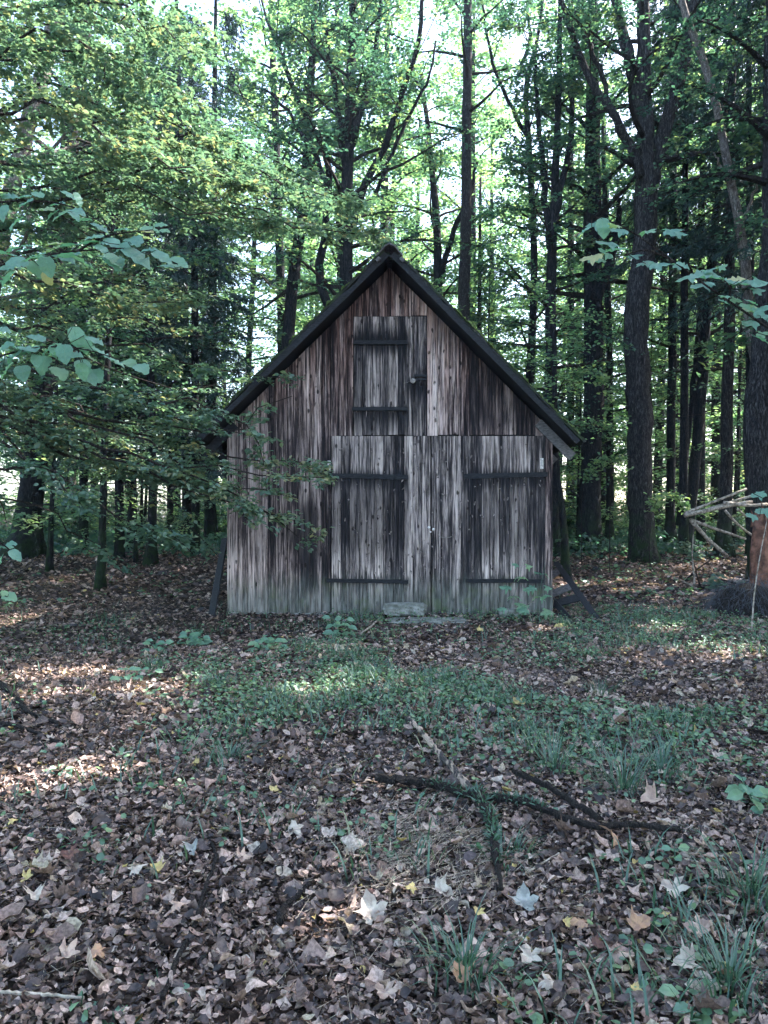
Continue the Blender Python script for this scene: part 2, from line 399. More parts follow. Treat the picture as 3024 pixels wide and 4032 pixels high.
def build_tree(name, label, cat, path, Y_label=None, stems=(), kind='broad', z0=3, z1=15, nl=26, Lmax=3.6, per=8, tl=1.0, lpt=26,
               size=.11, bark='bark_dark', leafm='leaf_green', group=None, up=(.1, .9), tint=(0, .9), stubs=0, T=T_D, flare=1.8, az=None, jit=.09):
    base = path[0][:3]
    root = empty(name, base, label, cat, group); b0 = np.array(root.location)
    path = np.asarray(path, float).copy(); path[:, :3] -= b0
    w = MB(); full = trunk_mesh(w, path, flare=flare)
    sp = []
    for s_ in stems:
        s_ = np.asarray(s_, float).copy(); s_[:, :3] -= b0; q = resample(s_, 16); q[1:-1, :3] += rng.normal(size=(14, 3)) * .025
        w.tube(q[:, :3], q[:, 3], 8, True, .04); sp.append(q)
    obj('trunk', w.mesh('trunk', M[bark], True), root)
    if stubs:   # dead, broken side branches
        for i in range(stubs):
            s = MB()
            z = rng.uniform(1.2, z1 * .7); q = at_height(full, z); a = rng.uniform(0, 6.3)
            L = limb(q[:3], [math.cos(a), math.sin(a), rng.uniform(-.3, .15)], rng.uniform(.4, 1.8), 5, .05, .2); s.tube(L, np.linspace(.014, .004, 5), 4, False)
            obj('dead_branch', s.mesh('dead_branch', M['twig'], False), root)
    if nl:
        if Y_label is None: nl = int(nl * 1.25); per = int(per * 1.4); lpt = int(lpt * 1.2); size *= 1.05
        lm = broad_limbs(full, z0, z1, nl, Lmax, up, az=az)
        for q in sp:
            zz0, zz1 = q[4, 2], q[-1, 2] + .01
            for j in range(max(4, nl // 5)):
                i = rng.integers(5, 15); a = rng.uniform(0, 6.3); e = rng.uniform(.1, .8)
                d = np.array([math.cos(a), math.sin(a), math.tan(e)]); d /= np.linalg.norm(d)
                lm.append((limb(q[i, :3], d, Lmax * rng.uniform(.3, .7), 6, .12), .02))
        c = MB(); br = MB()
        lm = [(L, r) for L, r in lm if sun_open(L + b0, -.02).sum() < 1 or Y_label is None]
        for L, r in lm: br.tube(L, np.linspace(max(r, .015), .006, len(L)), 5, False)
        S, E = twigs_from([l for l, _ in lm], per, tl)
        kk = ~(sun_open((S + E) / 2 + b0, .05) | sun_open(E + b0, .0)); S, E = S[kk], E[kk]
        add_twigs(br, S, E, .007)
        obj('branches', br.mesh('branches', M['twig'] if bark != 'bark_pale_sunlit' else M['bark_pale_sunlit']), root)
        if lpt:
            add_leaves(c, S, E, lpt, size, T, tint=tint, jit=jit, org=b0)
            obj('crown', c.mesh('crown', M[leafm]), root)
    return root

def build_spruce(name, label, path, z0, z1, n=60, Lmax=2.2, group=None, per=10, lpt=26, bark='bark_dark', sparse=0, top=1.0):
    base = path[0][:3]; root = empty(name, base, label, 'spruce tree', group); b0 = np.array(root.location)
    path = np.asarray(path, float).copy(); path[:, :3] -= b0
    w = MB(); full = trunk_mesh(w, path, 10, 1.35); obj('trunk', w.mesh('trunk', M[bark], True), root)
    lm = []
    for i in range(n):
        f = (i + rng.uniform()) / n; z = z0 + (z1 - z0) * f; q = at_height(full, z); a = rng.uniform(0, 6.3)
        L = Lmax * (1 - .75 * f * top) * rng.uniform(.65, 1.15)
        lm.append(limb(q[:3], [math.cos(a), math.sin(a), -.12 + .25 * f], L, 6, .14, .08))
    br = MB()
    for L in lm: br.tube(L, np.linspace(.018, .005, len(L)), 4, False)
    for i in range(sparse):
        z = rng.uniform(1.0, z0 + 1.5); q = at_height(full, z); a = rng.uniform(0, 6.3)
        L = limb(q[:3], [math.cos(a), math.sin(a), -.1], rng.uniform(.5, 1.9), 6, .12, .12); br.tube(L, np.linspace(.012, .003, 6), 3, False)
        S_, E_ = twigs_from([L], 5, .35, .3); add_twigs(br, S_, E_, .004)
    S, E = twigs_from(lm, per, .75, droop=.55, spread=.9, start=.08)
    add_twigs(br, S, E, .006); obj('branches', br.mesh('branches', M['twig']), root)
    c = MB(); add_leaves(c, S, E, lpt, .16, T_NEEDLE, flat=.8, jit=.035, tint=(0, 1), out=.55, droop=.35, org=b0)
    obj('crown', c.mesh('crown', M['needles']), root)
    return root

def tp(Y, pts, dY=0.0):
    """trunk path from photograph pixels (x, y, width) at a distance Y; the first point is set on the ground"""
    out = []
    for i, (px, py, w) in enumerate(pts):
        yy = Y + dY * i; p = P(px, py, yy); out.append([*p, w * (.78 if w < 125 and pts[0][2] < 125 or px > 1000 and px < 2450 else .84) * yy / F / 2])
    out[0][2] = float(ground(out[0][0], out[0][1])) - .08
    return out
def sp(Y, pts, dY=0.0):
    return [[*P(px, py, Y + dY * i), w * (Y + dY * i) / F / 2] for i, (px, py, w) in enumerate(pts)]

# ================================================================== SETTING
def build_ground():
    xs = np.concatenate([-np.geomspace(14, 220, 14)[::-1], np.linspace(-13.5, 13.5, 136), np.geomspace(14, 220, 14)])
    ys = np.concatenate([-np.geomspace(4, 220, 14)[::-1], np.linspace(-3.5, 30, 168), np.geomspace(31, 260, 14)])
    X, Yg = np.meshgrid(xs, ys); Z = ground(X, Yg) + np.where((np.abs(X) < 14) & (Yg > -3) & (Yg < 30), rng.normal(size=X.shape) * .006, 0)
    nx = len(xs); i = np.arange(len(ys) - 1)[:, None] * nx + np.arange(nx - 1)[None]
    F4 = np.stack([i, i + 1, i + nx + 1, i + nx], -1).reshape(-1, 4)
    b = NB('forest_soil'); p = b.pos()
    vo = b.n('ShaderNodeTexVoronoi'); b.l(p, vo.inputs['Vector']); vo.inputs['Scale'].default_value = 18
    sepc = b.n('ShaderNodeSeparateColor'); b.l(vo.outputs['Color'], sepc.inputs[0])
    leafc = b.ramp(sepc.outputs[0], [(0, (.02, .015, .014)), (.4, (.06, .042, .037)), (.75, (.12, .085, .075)), (1, (.22, .17, .15))])
    n1 = b.noise(p, 1.2, 4); n2 = b.noise(p, 22, 4)
    col = b.mix(b.mrange(n2, .3, .7), (.022, .016, .014), leafc)
    col = b.mix(b.mrange(n1, .52, .7, 0, .5), col, (.035, .055, .03))
    m = b.bsdf(col, .95, b.math('ADD', n2, sepc.outputs[1]), .8, .03, .1)
    o = obj('ground', make_mesh('ground', np.stack([X, Yg, Z], -1).reshape(-1, 3), None, F4, [m], None, True))
    tag(o, 'forest floor of dark soil and brown leaf litter', kind='structure')
build_ground()

# ================================================================== BARN
BY = 11.9; S = BY / F
def bx(px): return (px - CX) * S
def bz(py): return EYE + (CY - py) * S

def wood_mat(name, kind='wall'):
    b = NB(name); p = b.pos(); info = b.n('ShaderNodeObjectInfo').outputs['Random']
    sep = b.n('ShaderNodeSeparateXYZ'); b.l(p, sep.inputs[0]); x, z = sep.outputs[0], sep.outputs[2]
    r100 = b.math('MULTIPLY', info, 57.0)
    def vec(sx, sz):
        c = b.n('ShaderNodeCombineXYZ'); b.l(b.math('MULTIPLY', x, sx), c.inputs[0]); b.l(r100, c.inputs[1]); b.l(b.math('MULTIPLY', z, sz), c.inputs[2]); return c.outputs[0]
    fine = b.noise(vec(150, 3.2), 1, 4, .7)
    med = b.noise(vec(38, 1.5), 1, 5, .72)
    big = b.noise(vec(9, .7), 1, 3, .6)
    # knots: dark spots with a run below them
    vo = b.n('ShaderNodeTexVoronoi'); b.l(vec(9.5, 5.2), vo.inputs['Vector']); vo.inputs['Scale'].default_value = 1; vo.inputs['Randomness'].default_value = 1
    wob = b.math('MULTIPLY', b.noise(vec(30, 20), 1, 2), .20)
    knot = b.mrange(b.math('ADD', vo.outputs['Distance'], wob), .22, .33, 1, 0)
    knot = b.math('MULTIPLY', knot, b.mrange(b.noise(vec(7, 2.6), 1, 2), .42, .55))
    ring = b.math('SINE', b.math('MULTIPLY', b.math('ADD', vo.outputs['Distance'], b.math('MULTIPLY', fine, .1)), 60))
    tone = b.math('ADD', b.math('MULTIPLY', fine, .40), b.math('MULTIPLY', med, .78))
    tone = b.math('ADD', tone, b.math('MULTIPLY', b.math('SUBTRACT', info, .5), .20))
    tone = b.math('ADD', tone, b.math('MULTIPLY', b.math('SUBTRACT', big, .5), .45))
    if kind == 'wall':
        col = b.ramp(tone, [(.44, (.014, .012, .015)), (.52, (.075, .052, .052)), (.59, (.23, .17, .16)), (.67, (.60, .455, .415)), (.80, (.84, .69, .635))])
        zred = b.math('MULTIPLY', b.mrange(z, 2.3, 4.6), b.mrange(b.noise(vec(11, .5), 1, 2), .35, .6))
        red = b.mix(b.mrange(tone, .42, .75), (.04, .016, .013), (.42, .22, .17))
        col = b.mix(b.math('MULTIPLY', zred, .65), col, red)
    else:
        col = b.ramp(tone, [(.43, (.015, .014, .018)), (.52, (.07, .058, .060)), (.59, (.20, .165, .160)), (.68, (.52, .42, .39)), (.81, (.80, .67, .615))])
    # streak variable used to fray the edges of the weather stains
    fr = b.math('MULTIPLY', b.math('SUBTRACT', b.noise(vec(42, .9), 1, 3, .7), .5), 1.0)
    fr2 = b.math('MULTIPLY', b.math('SUBTRACT', b.noise(vec(13, 2.5), 1, 3), .5), .25)
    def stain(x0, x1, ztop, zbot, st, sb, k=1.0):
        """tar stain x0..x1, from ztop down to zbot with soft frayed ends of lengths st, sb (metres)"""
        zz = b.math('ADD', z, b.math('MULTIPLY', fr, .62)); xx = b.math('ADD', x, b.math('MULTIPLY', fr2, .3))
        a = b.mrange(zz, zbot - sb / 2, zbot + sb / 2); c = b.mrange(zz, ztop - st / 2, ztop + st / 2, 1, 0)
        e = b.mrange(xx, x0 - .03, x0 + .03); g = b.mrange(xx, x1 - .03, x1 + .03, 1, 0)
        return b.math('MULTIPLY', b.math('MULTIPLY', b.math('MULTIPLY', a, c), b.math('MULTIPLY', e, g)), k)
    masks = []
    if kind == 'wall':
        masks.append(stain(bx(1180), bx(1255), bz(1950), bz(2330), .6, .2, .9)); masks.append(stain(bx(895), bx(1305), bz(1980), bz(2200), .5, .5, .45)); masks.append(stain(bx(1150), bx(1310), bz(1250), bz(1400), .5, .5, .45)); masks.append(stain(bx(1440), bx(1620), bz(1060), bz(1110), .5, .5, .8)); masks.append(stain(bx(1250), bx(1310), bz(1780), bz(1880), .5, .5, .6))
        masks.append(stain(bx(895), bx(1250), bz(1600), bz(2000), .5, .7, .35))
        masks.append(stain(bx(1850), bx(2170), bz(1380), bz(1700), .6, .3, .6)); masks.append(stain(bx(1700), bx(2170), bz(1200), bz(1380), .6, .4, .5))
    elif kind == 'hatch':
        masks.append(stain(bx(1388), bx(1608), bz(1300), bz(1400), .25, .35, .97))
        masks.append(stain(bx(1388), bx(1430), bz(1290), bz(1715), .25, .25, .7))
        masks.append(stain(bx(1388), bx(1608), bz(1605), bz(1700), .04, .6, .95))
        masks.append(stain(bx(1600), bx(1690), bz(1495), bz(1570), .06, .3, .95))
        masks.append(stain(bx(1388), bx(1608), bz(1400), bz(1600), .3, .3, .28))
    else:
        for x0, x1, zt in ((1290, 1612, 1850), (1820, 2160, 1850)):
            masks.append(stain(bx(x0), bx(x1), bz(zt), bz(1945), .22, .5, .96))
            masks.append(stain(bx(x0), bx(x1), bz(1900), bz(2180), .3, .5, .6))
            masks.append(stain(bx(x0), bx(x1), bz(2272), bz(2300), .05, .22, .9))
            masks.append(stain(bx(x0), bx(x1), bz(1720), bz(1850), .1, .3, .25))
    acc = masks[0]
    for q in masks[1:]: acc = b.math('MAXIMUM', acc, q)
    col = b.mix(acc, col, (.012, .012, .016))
    col = b.mix(b.math('MULTIPLY', knot, .88), col, (.018, .013, .013))
    # thin black weather checks running down the boards
    chk = b.math('MULTIPLY', b.mrange(b.noise(vec(75, 1.1), 1, 4, .75), .53, .60), b.mrange(b.noise(vec(5, 2.2), 1, 3), .36, .52))
    col = b.mix(b.math('MULTIPLY', chk, .95), col, (.014, .012, .014))
    # grey-green splash zone near the ground
    gz = b.mrange(b.math('ADD', z, b.math('MULTIPLY', fr, .4)), .15, .75, 1, 0)
    gcol = b.mix(b.mrange(b.noise(vec(20, 3), 1, 4), .35, .68), (.075, .082, .072), (.235, .245, .225))
    gcol = b.mix(b.mrange(b.noise(p, 3.2, 3), .5, .68, 0, .75), gcol, (.13, .165, .085))
    col = b.mix(b.math('MULTIPLY', gz, .8), col, gcol)
    h = b.math('SUBTRACT', b.math('ADD', b.math('MULTIPLY', fine, .5), b.math('MULTIPLY', med, 1.0)), b.math('ADD', b.math('MULTIPLY', knot, -.9), b.math('MULTIPLY', chk, .8)))
    return b.bsdf(col, .85, h, .95, .012, .2)
M['wood_wall'] = wood_mat('weathered_wall_wood', 'wall')
M['wood_door'] = wood_mat('weathered_door_wood', 'door')
M['wood_hatch'] = wood_mat('weathered_hatch_wood', 'hatch')
b = NB('black_interior'); M['dark'] = b.bsdf((.012, .012, .014), .95)
b = NB('tarred_timber'); p = b.pos(); n1 = b.noise(b.vmath('MULTIPLY', p, (6, 30, 30)), 3, 4)
M['tar'] = b.bsdf(b.mix(b.mrange(n1, .3, .7), (.008, .009, .012), (.028, .030, .036)), .75, n1, .8, .01, .3)
b = NB('rusted_iron'); p = b.pos(); n1 = b.noise(p, 40, 4)
M['iron'] = b.bsdf(b.mix(b.mrange(n1, .3, .7), (.018, .018, .022), (.07, .055, .05)), .6, n1, .5, .005, .5)
b = NB('dull_brass'); M['brass'] = b.bsdf(b.mix(b.mrange(b.noise(b.pos(), 60, 3), .3, .7), (.10, .09, .085), (.28, .25, .23)), .5, spec=.6)
b = NB('white_enamel'); p = b.pos(); M['enamel'] = b.bsdf(b.mix(b.mrange(b.noise(p, 30, 4), .45, .75), (.72, .68, .66), (.35, .3, .28)), .4, spec=.5)
b = NB('grey_board'); p = b.pos(); n1 = b.noise(b.vmath('MULTIPLY', p, (8, 8, 30)), 2, 4)
M['greyboard'] = b.bsdf(b.mix(b.mrange(n1, .3, .7), (.07, .068, .075), (.20, .19, .19)), .85, n1, .6, .01)
b = NB('mossy_roof'); p = b.pos(); n1 = b.noise(p, 4, 5); n2 = b.noise(p, 30, 4)
c_ = b.mix(b.mrange(n1, .4, .62), (.035, .035, .036), (.035, .05, .028)); c_ = b.mix(b.mrange(n2, .6, .72, 0, .5), c_, (.13, .13, .11))
M['roof'] = b.bsdf(c_, .95, b.math('ADD', n1, n2), .8, .03, .15)
b = NB('roof_moss'); M['moss'] = b.bsdf(b.mix(b.mrange(b.noise(b.pos(), 25, 4), .3, .7), (.03, .05, .02), (.12, .18, .05)), 1, b.noise(b.pos(), 60, 3), 1, .02, .1)
b = NB('field_stone'); p = b.pos(); n1 = b.noise(p, 7, 5); n2 = b.noise(p, 28, 4)
c_ = b.mix(b.mrange(n1, .35, .65), (.14, .145, .13), (.34, .34, .32)); c_ = b.mix(b.mrange(n2, .52, .68, 0, .7), c_, (.06, .085, .05))
M['stone'] = b.bsdf(c_, .95, b.math('ADD', n1, n2), .9, .02, .2)

barn = empty('wooden_barn', (0, BY, 0), 'weathered grey wooden barn with steep mossy gable roof and tarred doors', 'barn')
APX, APZ = bx(1533), 5.42        # underside of the roof at the ridge (wall plane)
SLR = (APZ - 2.62) / (2.86 - APX); SLL = (APZ - 2.60) / (APX + 2.78)
def roof_under(x): return APZ - (SLR * (x - APX) if x > APX else SLL * (APX - x))

def plank_obj(parent, name, x0, x1, z0, ztop, mat, y=BY, th=.026, slant=True, label=None):
    """one board; top either level or cut to the roof slope"""
    g = .003; x0 += g; x1 -= g; dy = rng.uniform(-.009, .007); lean = rng.normal() * .0012
    z0 = z0 + (rng.uniform(-.012, .012))
    def top(x): return min(ztop, roof_under(x) - .01) if slant else ztop
    yf, yb = y - th + dy, y + .004; ch = .004
    xs = [(x0, yb), (x0, yf + ch), (x0 + ch, yf), (x1 - ch, yf), (x1, yf + ch), (x1, yb)]
    if x0 < APX < x1 and slant and ztop > APZ - .1:
        xs = [(x0, yb), (x0, yf + ch), (x0 + ch, yf), (APX, yf), (x1 - ch, yf), (x1, yf + ch), (x1, yb), (APX, yb)]
    n = len(xs); V = [[x + lean * 0, yy, z0] for x, yy in xs] + [[x + lean, yy, top(x)] for x, yy in xs]
    V = np.array(V) - np.array([0, BY, 0])
    F4 = [[i, (i + 1) % n, n + (i + 1) % n, n + i] for i in range(n)]
    me = bpy.data.meshes.new(name); me.from_pydata([tuple(v) for v in V], [], [list(f) for f in F4] + [list(range(n))[::-1], [n + i for i in range(n)]])
    me.materials.append(mat); me.update()
    o = obj(name, me, parent); 
    if label: o['label'] = label
    return o
def fill_planks(parent, px0, px1, fz0, fztop, mat, y=BY, slant=True, w=(31, 46), th=.026):
    e = [px0]
    while e[-1] < px1 - 52: e.append(e[-1] + rng.uniform(*w))
    if px1 - e[-1] > 30 and len(e) > 1: pass
    e.append(px1)
    for a, c in zip(e[:-1], e[1:]):
        plank_obj(parent, 'plank', bx(a), bx(c), fz0, fztop, mat, y, th, slant)

ZB = .03; ZD = bz(1717)          # base of boards, top of the big doors
fill_planks(barn, 895, 1303, ZB, 9, M['wood_wall'])                       # left of the doors
fill_planks(barn, 1303, 1391, ZD + .012, 9, M['wood_wall'])
fill_planks(barn, 1391, 1681, bz(1246), 9, M['wood_wall'])               # gable above the hatch
fill_planks(barn, 1681, 2130, ZD + .012, 9, M['wood_wall'])
fill_planks(barn, 2130, 2168, ZD + .012, 9, M['wood_wall'])
plank_obj(barn, 'corner_board', bx(2145), bx(2174), ZB - .03, ZD + .008, M['wood_wall'], BY - .004, .05, True)
def part(name, mb, mat, parent, smooth=False): return obj(name, mb.mesh(name, mat, smooth), parent)

# hatch
hatch = obj('loft_hatch', None, barn) if False else None
mb = MB(); mb.box((bx(1536), -.004 + .012, (bz(1249) + ZD + .014) / 2), (bx(1679) - bx(1393), .016, bz(1249) - ZD - .014))
hatch = part('loft_hatch', mb, M['dark'], barn)
fill_planks(hatch, 1393, 1679, ZD + .014, bz(1249), M['wood_hatch'], BY - .014, False, (28, 40))
def strap(parent, px0, px1, py, hgt=.055, tilt=0.0, name='strap_hinge'):
    m = MB(); n = 9; x = np.linspace(bx(px0), bx(px1), n); z = bz(py) + tilt * np.linspace(0, 1, n) + rng.normal(size=n) * .002
    V = []; 
    for xi, zi in zip(x, z):
        h = hgt / 2 * rng.uniform(.92, 1.08)
        V += [[xi, -.080, zi - h], [xi, -.090, zi + h], [xi, -.034, zi + h], [xi, -.034, zi - h]]
    F4 = []
    for i in range(n - 1):
        a = i * 4
        for j in range(4): F4.append([a + j, a + 4 + j, a + 4 + (j + 1) % 4, a + (j + 1) % 4])
    F4 += [[0, 1, 2, 3], [n * 4 - 1, n * 4 - 2, n * 4 - 3, n * 4 - 4]]
    m.add(V, None, F4); return part(name, m, M['tar'], parent)
strap(hatch, 1392, 1605, 1352); strap(hatch, 1387, 1603, 1612)
m = MB(); m.box((bx(1655), -.05, bz(1482)), (.20, .05, .035)); part('hasp_bar', m, M['tar'], hatch)
m = MB(); m.box((bx(1650), -.045, bz(1496)), (.235, .035, .03)); part('hasp_bar', m, M['tar'], hatch)
m = MB(); m.tube([[bx(1620), -.06, bz(1470)], [bx(1618), -.075, bz(1480)], [bx(1618), -.075, bz(1500)]], .008, 6)
th = np.linspace(0, 2 * math.pi, 15)[:-1]; pk = MB()
c = np.array([bx(1625), -.085, bz(1503)])
pk.tube([c + [0, -.012, 0], c + [0, -.008, 0], c + [0, .008, 0], c + [0, .012, 0]], [.034, .041, .041, .034], 14)
lock = part('padlock', pk, M['brass'], hatch, True)
m = MB(); m.tube([c + np.array([.022 * math.cos(a), 0, .03 + .042 * math.sin(a)]) for a in np.linspace(0, math.pi, 9)], .005, 6); obj('shackle', m.mesh('shackle', M['iron'], True), lock)
m = MB(); m.tube([c + [-.03, .02, .0], [bx(1600), -.05, bz(1509)], [bx(1582), -.04, bz(1512)]], .0025, 4); part('wire', m, M['brass'], hatch)

# big doors
doors = []
for (a, c, lab) in ((1306, 1695, 'left leaf of the barn door with two tarred hinge bars'), (1698, 2146, 'right leaf of the barn door, bleached along its inner edge')):
    m = MB(); m.box(((bx(a) + bx(c)) / 2, .006, (ZB + ZD) / 2), (bx(c) - bx(a) - .01, .05, ZD - ZB - .01))
    d = part('barn_door', m, M['dark'], barn); d['label'] = lab; doors.append(d)
    fill_planks(d, a, c, ZB - .05, ZD - .006, M['wood_door'], BY - .030, False, (30, 42))
strap(doors[0], 1296, 1607, 1873, .07, -.03); strap(doors[0], 1288, 1607, 2284, .06, -.02)
strap(doors[1], 1824, 2152, 1876, .075, .03); strap(doors[1], 1832, 2138, 2286, .06, 0)
# white enamel plates beside the upper hinges
for px, py in ((1297, 1836), (2130, 1826)):
    m = MB(); m.box((bx(px), -.066, bz(py)), (.046, .012, .165))
    pl = part('hinge_plate', m, M['enamel'], barn)
    m = MB(); m.box((bx(px), -.074, bz(py) + .0), (.008, .006, .09)); obj('bolt_slot', m.mesh('bolt_slot', M['iron']), pl)
# knobs, latch and chain on the meeting edge
for px, py, r in ((1688, 2076, .022), (1706, 2084, .024), (1694, 2094, .014)):
    m = MB(); c = np.array([bx(px), -.070, bz(py)])
    m.tube([c + [0, .02, 0], c + [0, -.0, 0], c + [0, -.018, 0], c + [0, -.026, 0]], [r * .4, r * .9, r, r * .4], 10)
    part('door_knob', m, M['enamel'], doors[0] if px < 1697 else doors[1], True)
m = MB(); m.tube([[bx(x_), -.074, bz(y_)] for x_, y_ in ((1722, 2100), (1730, 2112), (1745, 2117), (1762, 2116), (1778, 2112))], .006, 5); part('door_chain', m, M['brass'], doors[1])
m = MB(); m.box((bx(1711), -.068, bz(2010)), (.03, .012, 2.0 * .9)); o = part('cover_strip', m, M['wood_door'], doors[1]); 
# curled splinters and knots that stand proud of the door boards
spl = MB(); n = 150
px = np.concatenate([rng.uniform(1320, 1600, 60), rng.uniform(1610, 1820, 45), rng.uniform(1830, 2130, 45)])
py = np.concatenate([rng.uniform(1760, 2260, 60), rng.uniform(1740, 2300, 45), rng.uniform(1740, 2260, 45)])
pos = np.stack([bx(px), np.full(n, -.058), bz(py)], 1)
d = np.tile([0, -.35, -1.], (n, 1)) + rng.normal(size=(n, 3)) * [.5, .1, .2]
spl.inst(tmpl_leaf6(.4, .3), pos, basis(d, np.tile([0, -1., 0], (n, 1))), np.stack([rng.uniform(.018, .045, n), rng.uniform(.02, .075, n), rng.uniform(.03, .07, n)], 1), .5)
b = NB('peeling_wood'); o = part('splinters', spl, b.bsdf(b.mix(b.mrange(b.noise(b.pos(), 30, 3), .35, .65), (.06, .05, .05), (.36, .30, .28)), .9), barn); o['kind'] = 'stuff'

# side and back walls, inner dark volume, foundation
D0, D1 = 0.004, 6.2
def sidewall(x, s):
    m = MB(); e = np.arange(0, D1, .14)
    for y0 in e: m.box((x - s * .013 + rng.uniform(-.003, .003), y0 + .07 + .01, (ZB + roof_under(x) - .03) / 2), (.026, .135, roof_under(x) - .03 - ZB))
    return part('side_wall', m, M['wood_wall'], barn)
sidewall(bx(895) + .0, -1)['kind'] = 'stuff'; sidewall(bx(2172), 1)['kind'] = 'stuff'
m = MB(); xl, xr = bx(897), bx(2170)
zl, zr = roof_under(xl) - .05, roof_under(xr) - .05
V = [[xl, .012, ZB], [xr, .012, ZB], [xr, .012, zr], [APX, .012, APZ - .05], [xl, .012, zl]]
V2 = [[a, D1, c] for a, _, c in V]
me = bpy.data.meshes.new('inner_wall'); me.from_pydata(V + V2, [], [[0, 1, 2, 3, 4], [5, 9, 8, 7, 6], [0, 5, 6, 1]]); me.materials.append(M['dark'])
obj('inner_wall', me, barn)
m = MB(); m.box(((xl + xr) / 2, D1 / 2 - .02, -.08), (xr - xl - .02, D1 + .0, .24)); part('foundation', m, M['stone'], barn)

# roof: two pitched slabs, barge boards, ridge cap, purlin ends, moss
YO = -.52                        # overhang in front of the wall (barn space y)
def slab(side, t0, t1, y0, y1, lx, lname, mat, inset=0):
    ax, az = APX, APZ; sgn = 1 if side > 0 else -1
    ex = lx; sl = SLR if side > 0 else SLL
    nrm = np.array([sgn * sl, 0, 1.]) / math.hypot(sl, 1)
    p0 = np.array([ax, 0, az]); p1 = np.array([ex, 0, az - sl * abs(ex - ax)])
    n = 26; V = []; 
    for i in range(n + 1):
        u = i / n; q = p0 * (1 - u) + p1 * u; jj = rng.normal() * .012
        for yy in (y0, y1):
            for t in (t0, t1): V.append(q + nrm * (t + (jj if t == t1 else 0)) + [0, yy, 0])
    F4 = []
    for i in range(n):
        a = i * 4; c = a + 4; F4 += [[a, c, c + 1, a + 1], [a + 1, c + 1, c + 3, a + 3], [a + 3, c + 3, c + 2, a + 2], [a + 2, c + 2, c, a]]
    F4 += [[0, 1, 3, 2], [n * 4, n * 4 + 2, n * 4 + 3, n * 4 + 1]]
    m = MB(); m.add(V, None, F4); return part(lname, m, mat, barn)
XR, XL = 2.92, -2.80
r_r = slab(1, .105, .14, YO, D1 + .4, XR, 'roof', M['roof']); r_r['label'] = 'right roof slope with bright moss along its edge'
r_l = slab(-1, .105, .14, YO, D1 + .4, XL, 'roof', M['roof'])
slab(1, .015, .103, YO + .012, YO + .055, XR - .05, 'barge_board', M['tar']); slab(-1, .015, .103, YO + .012, YO + .055, XL + .05, 'barge_board', M['tar'])
slab(1, .06, .102, YO + .058, D1, XR - .06, 'roof_deck', M['dark']); slab(-1, .06, .102, YO + .058, D1, XL + .06, 'roof_deck', M['dark'])
# ridge cap
m = MB(); top = APZ + .14 * math.hypot(SLR, 1)
yy = np.linspace(YO - .03, D1 + .42, 8)
arc = [(-.20, -.185), (-.14, -.125), (-.07, -.045), (0, -.01), (.07, -.045), (.14, -.125), (.20, -.185)]
V = [[APX + a, y_, top + c + .008 + rng.normal() * .004] for y_ in yy for a, c in arc] + [[APX + a * .96, y_, top + c - .015] for y_ in yy for a, c in arc]
k = len(arc); n = len(yy) * k; F4 = []
for i in range(len(yy) - 1):
    for j in range(k - 1):
        a = i * k + j; F4 += [[a, a + 1, a + k + 1, a + k], [n + a, n + a + k, n + a + k + 1, n + a + 1]]
for j in range(k - 1): F4.append([j, n + j, n + j + 1, j + 1])
for i in range(len(yy) - 1): F4 += [[i * k, i * k + k, n + i * k + k, n + i * k], [i * k + k - 1, n + i * k + k - 1, n + i * k + 2 * k - 1, i * k + 2 * k - 1]]
m.add(V, None, F4); part('ridge_cap', m, M['greyboard'], barn)
for px in (1489, 1583):
    m = MB(); Yf = BY + YO; m.box(((px - CX) / F * Yf, YO + .0, EYE + (CY - 1022) / F * Yf), (.07, .06, .05), Matrix.Rotation(math.radians(40 if px > 1533 else -40), 3, 'Y')); part('ridge_bracket', m, M['greyboard'], barn)
# eave rafter tails seen beside the wall
for sgn, xx, zz, mt in ((1, 2.60, 2.88, 'greyboard'), (-1, -2.52, 2.84, 'tar')):
    sl = SLR if sgn > 0 else SLL; ang = math.atan(sl) * sgn
    for y_ in np.linspace(-.06, D1 - .2, 6):
        m = MB(); cx_ = xx + sgn * .06; m.box((cx_, y_, roof_under(cx_) - .10), (.75, .05, .14), Matrix.Rotation(ang, 3, 'Y')); part('rafter_tail', m, M[mt], barn)
# moss cushions along the verge and on the slopes
m = MB()
ico = []
for side in (1, -1):
    sl = SLR if side > 0 else SLL; nn = 700 if side > 0 else 260
    u = rng.uniform(.10, .98, nn) ** (.8 if side > 0 else 1); x_ = APX + (XR - APX if side > 0 else XL - APX) * u
    y_ = np.where(rng.uniform(size=nn) < .6, YO + np.abs(rng.normal(size=nn)) * .15, rng.uniform(YO, 5, nn))
    z_ = APZ - sl * np.abs(x_ - APX) + .138 * math.hypot(sl, 1)
    tv = np.array([[1, 0, 0], [.5, .87, 0], [-.5, .87, 0], [-1, 0, 0], [-.5, -.87, 0], [.5, -.87, 0], [.1, .05, .7]]); t3 = [[i, (i + 1) % 6, 6] for i in range(6)]
    s_ = rng.lognormal(-3.4, .45, nn); m.inst((tv, t3, []), np.stack([x_, y_, z_], 1), np.tile(np.array([[1, 0, -side * sl], [0, 1, 0], [side * sl, 0, 1]])[None] * .75, (nn, 1, 1)), s_, .5)
o = part('moss', m, M['moss'], barn); o['kind'] = 'stuff'

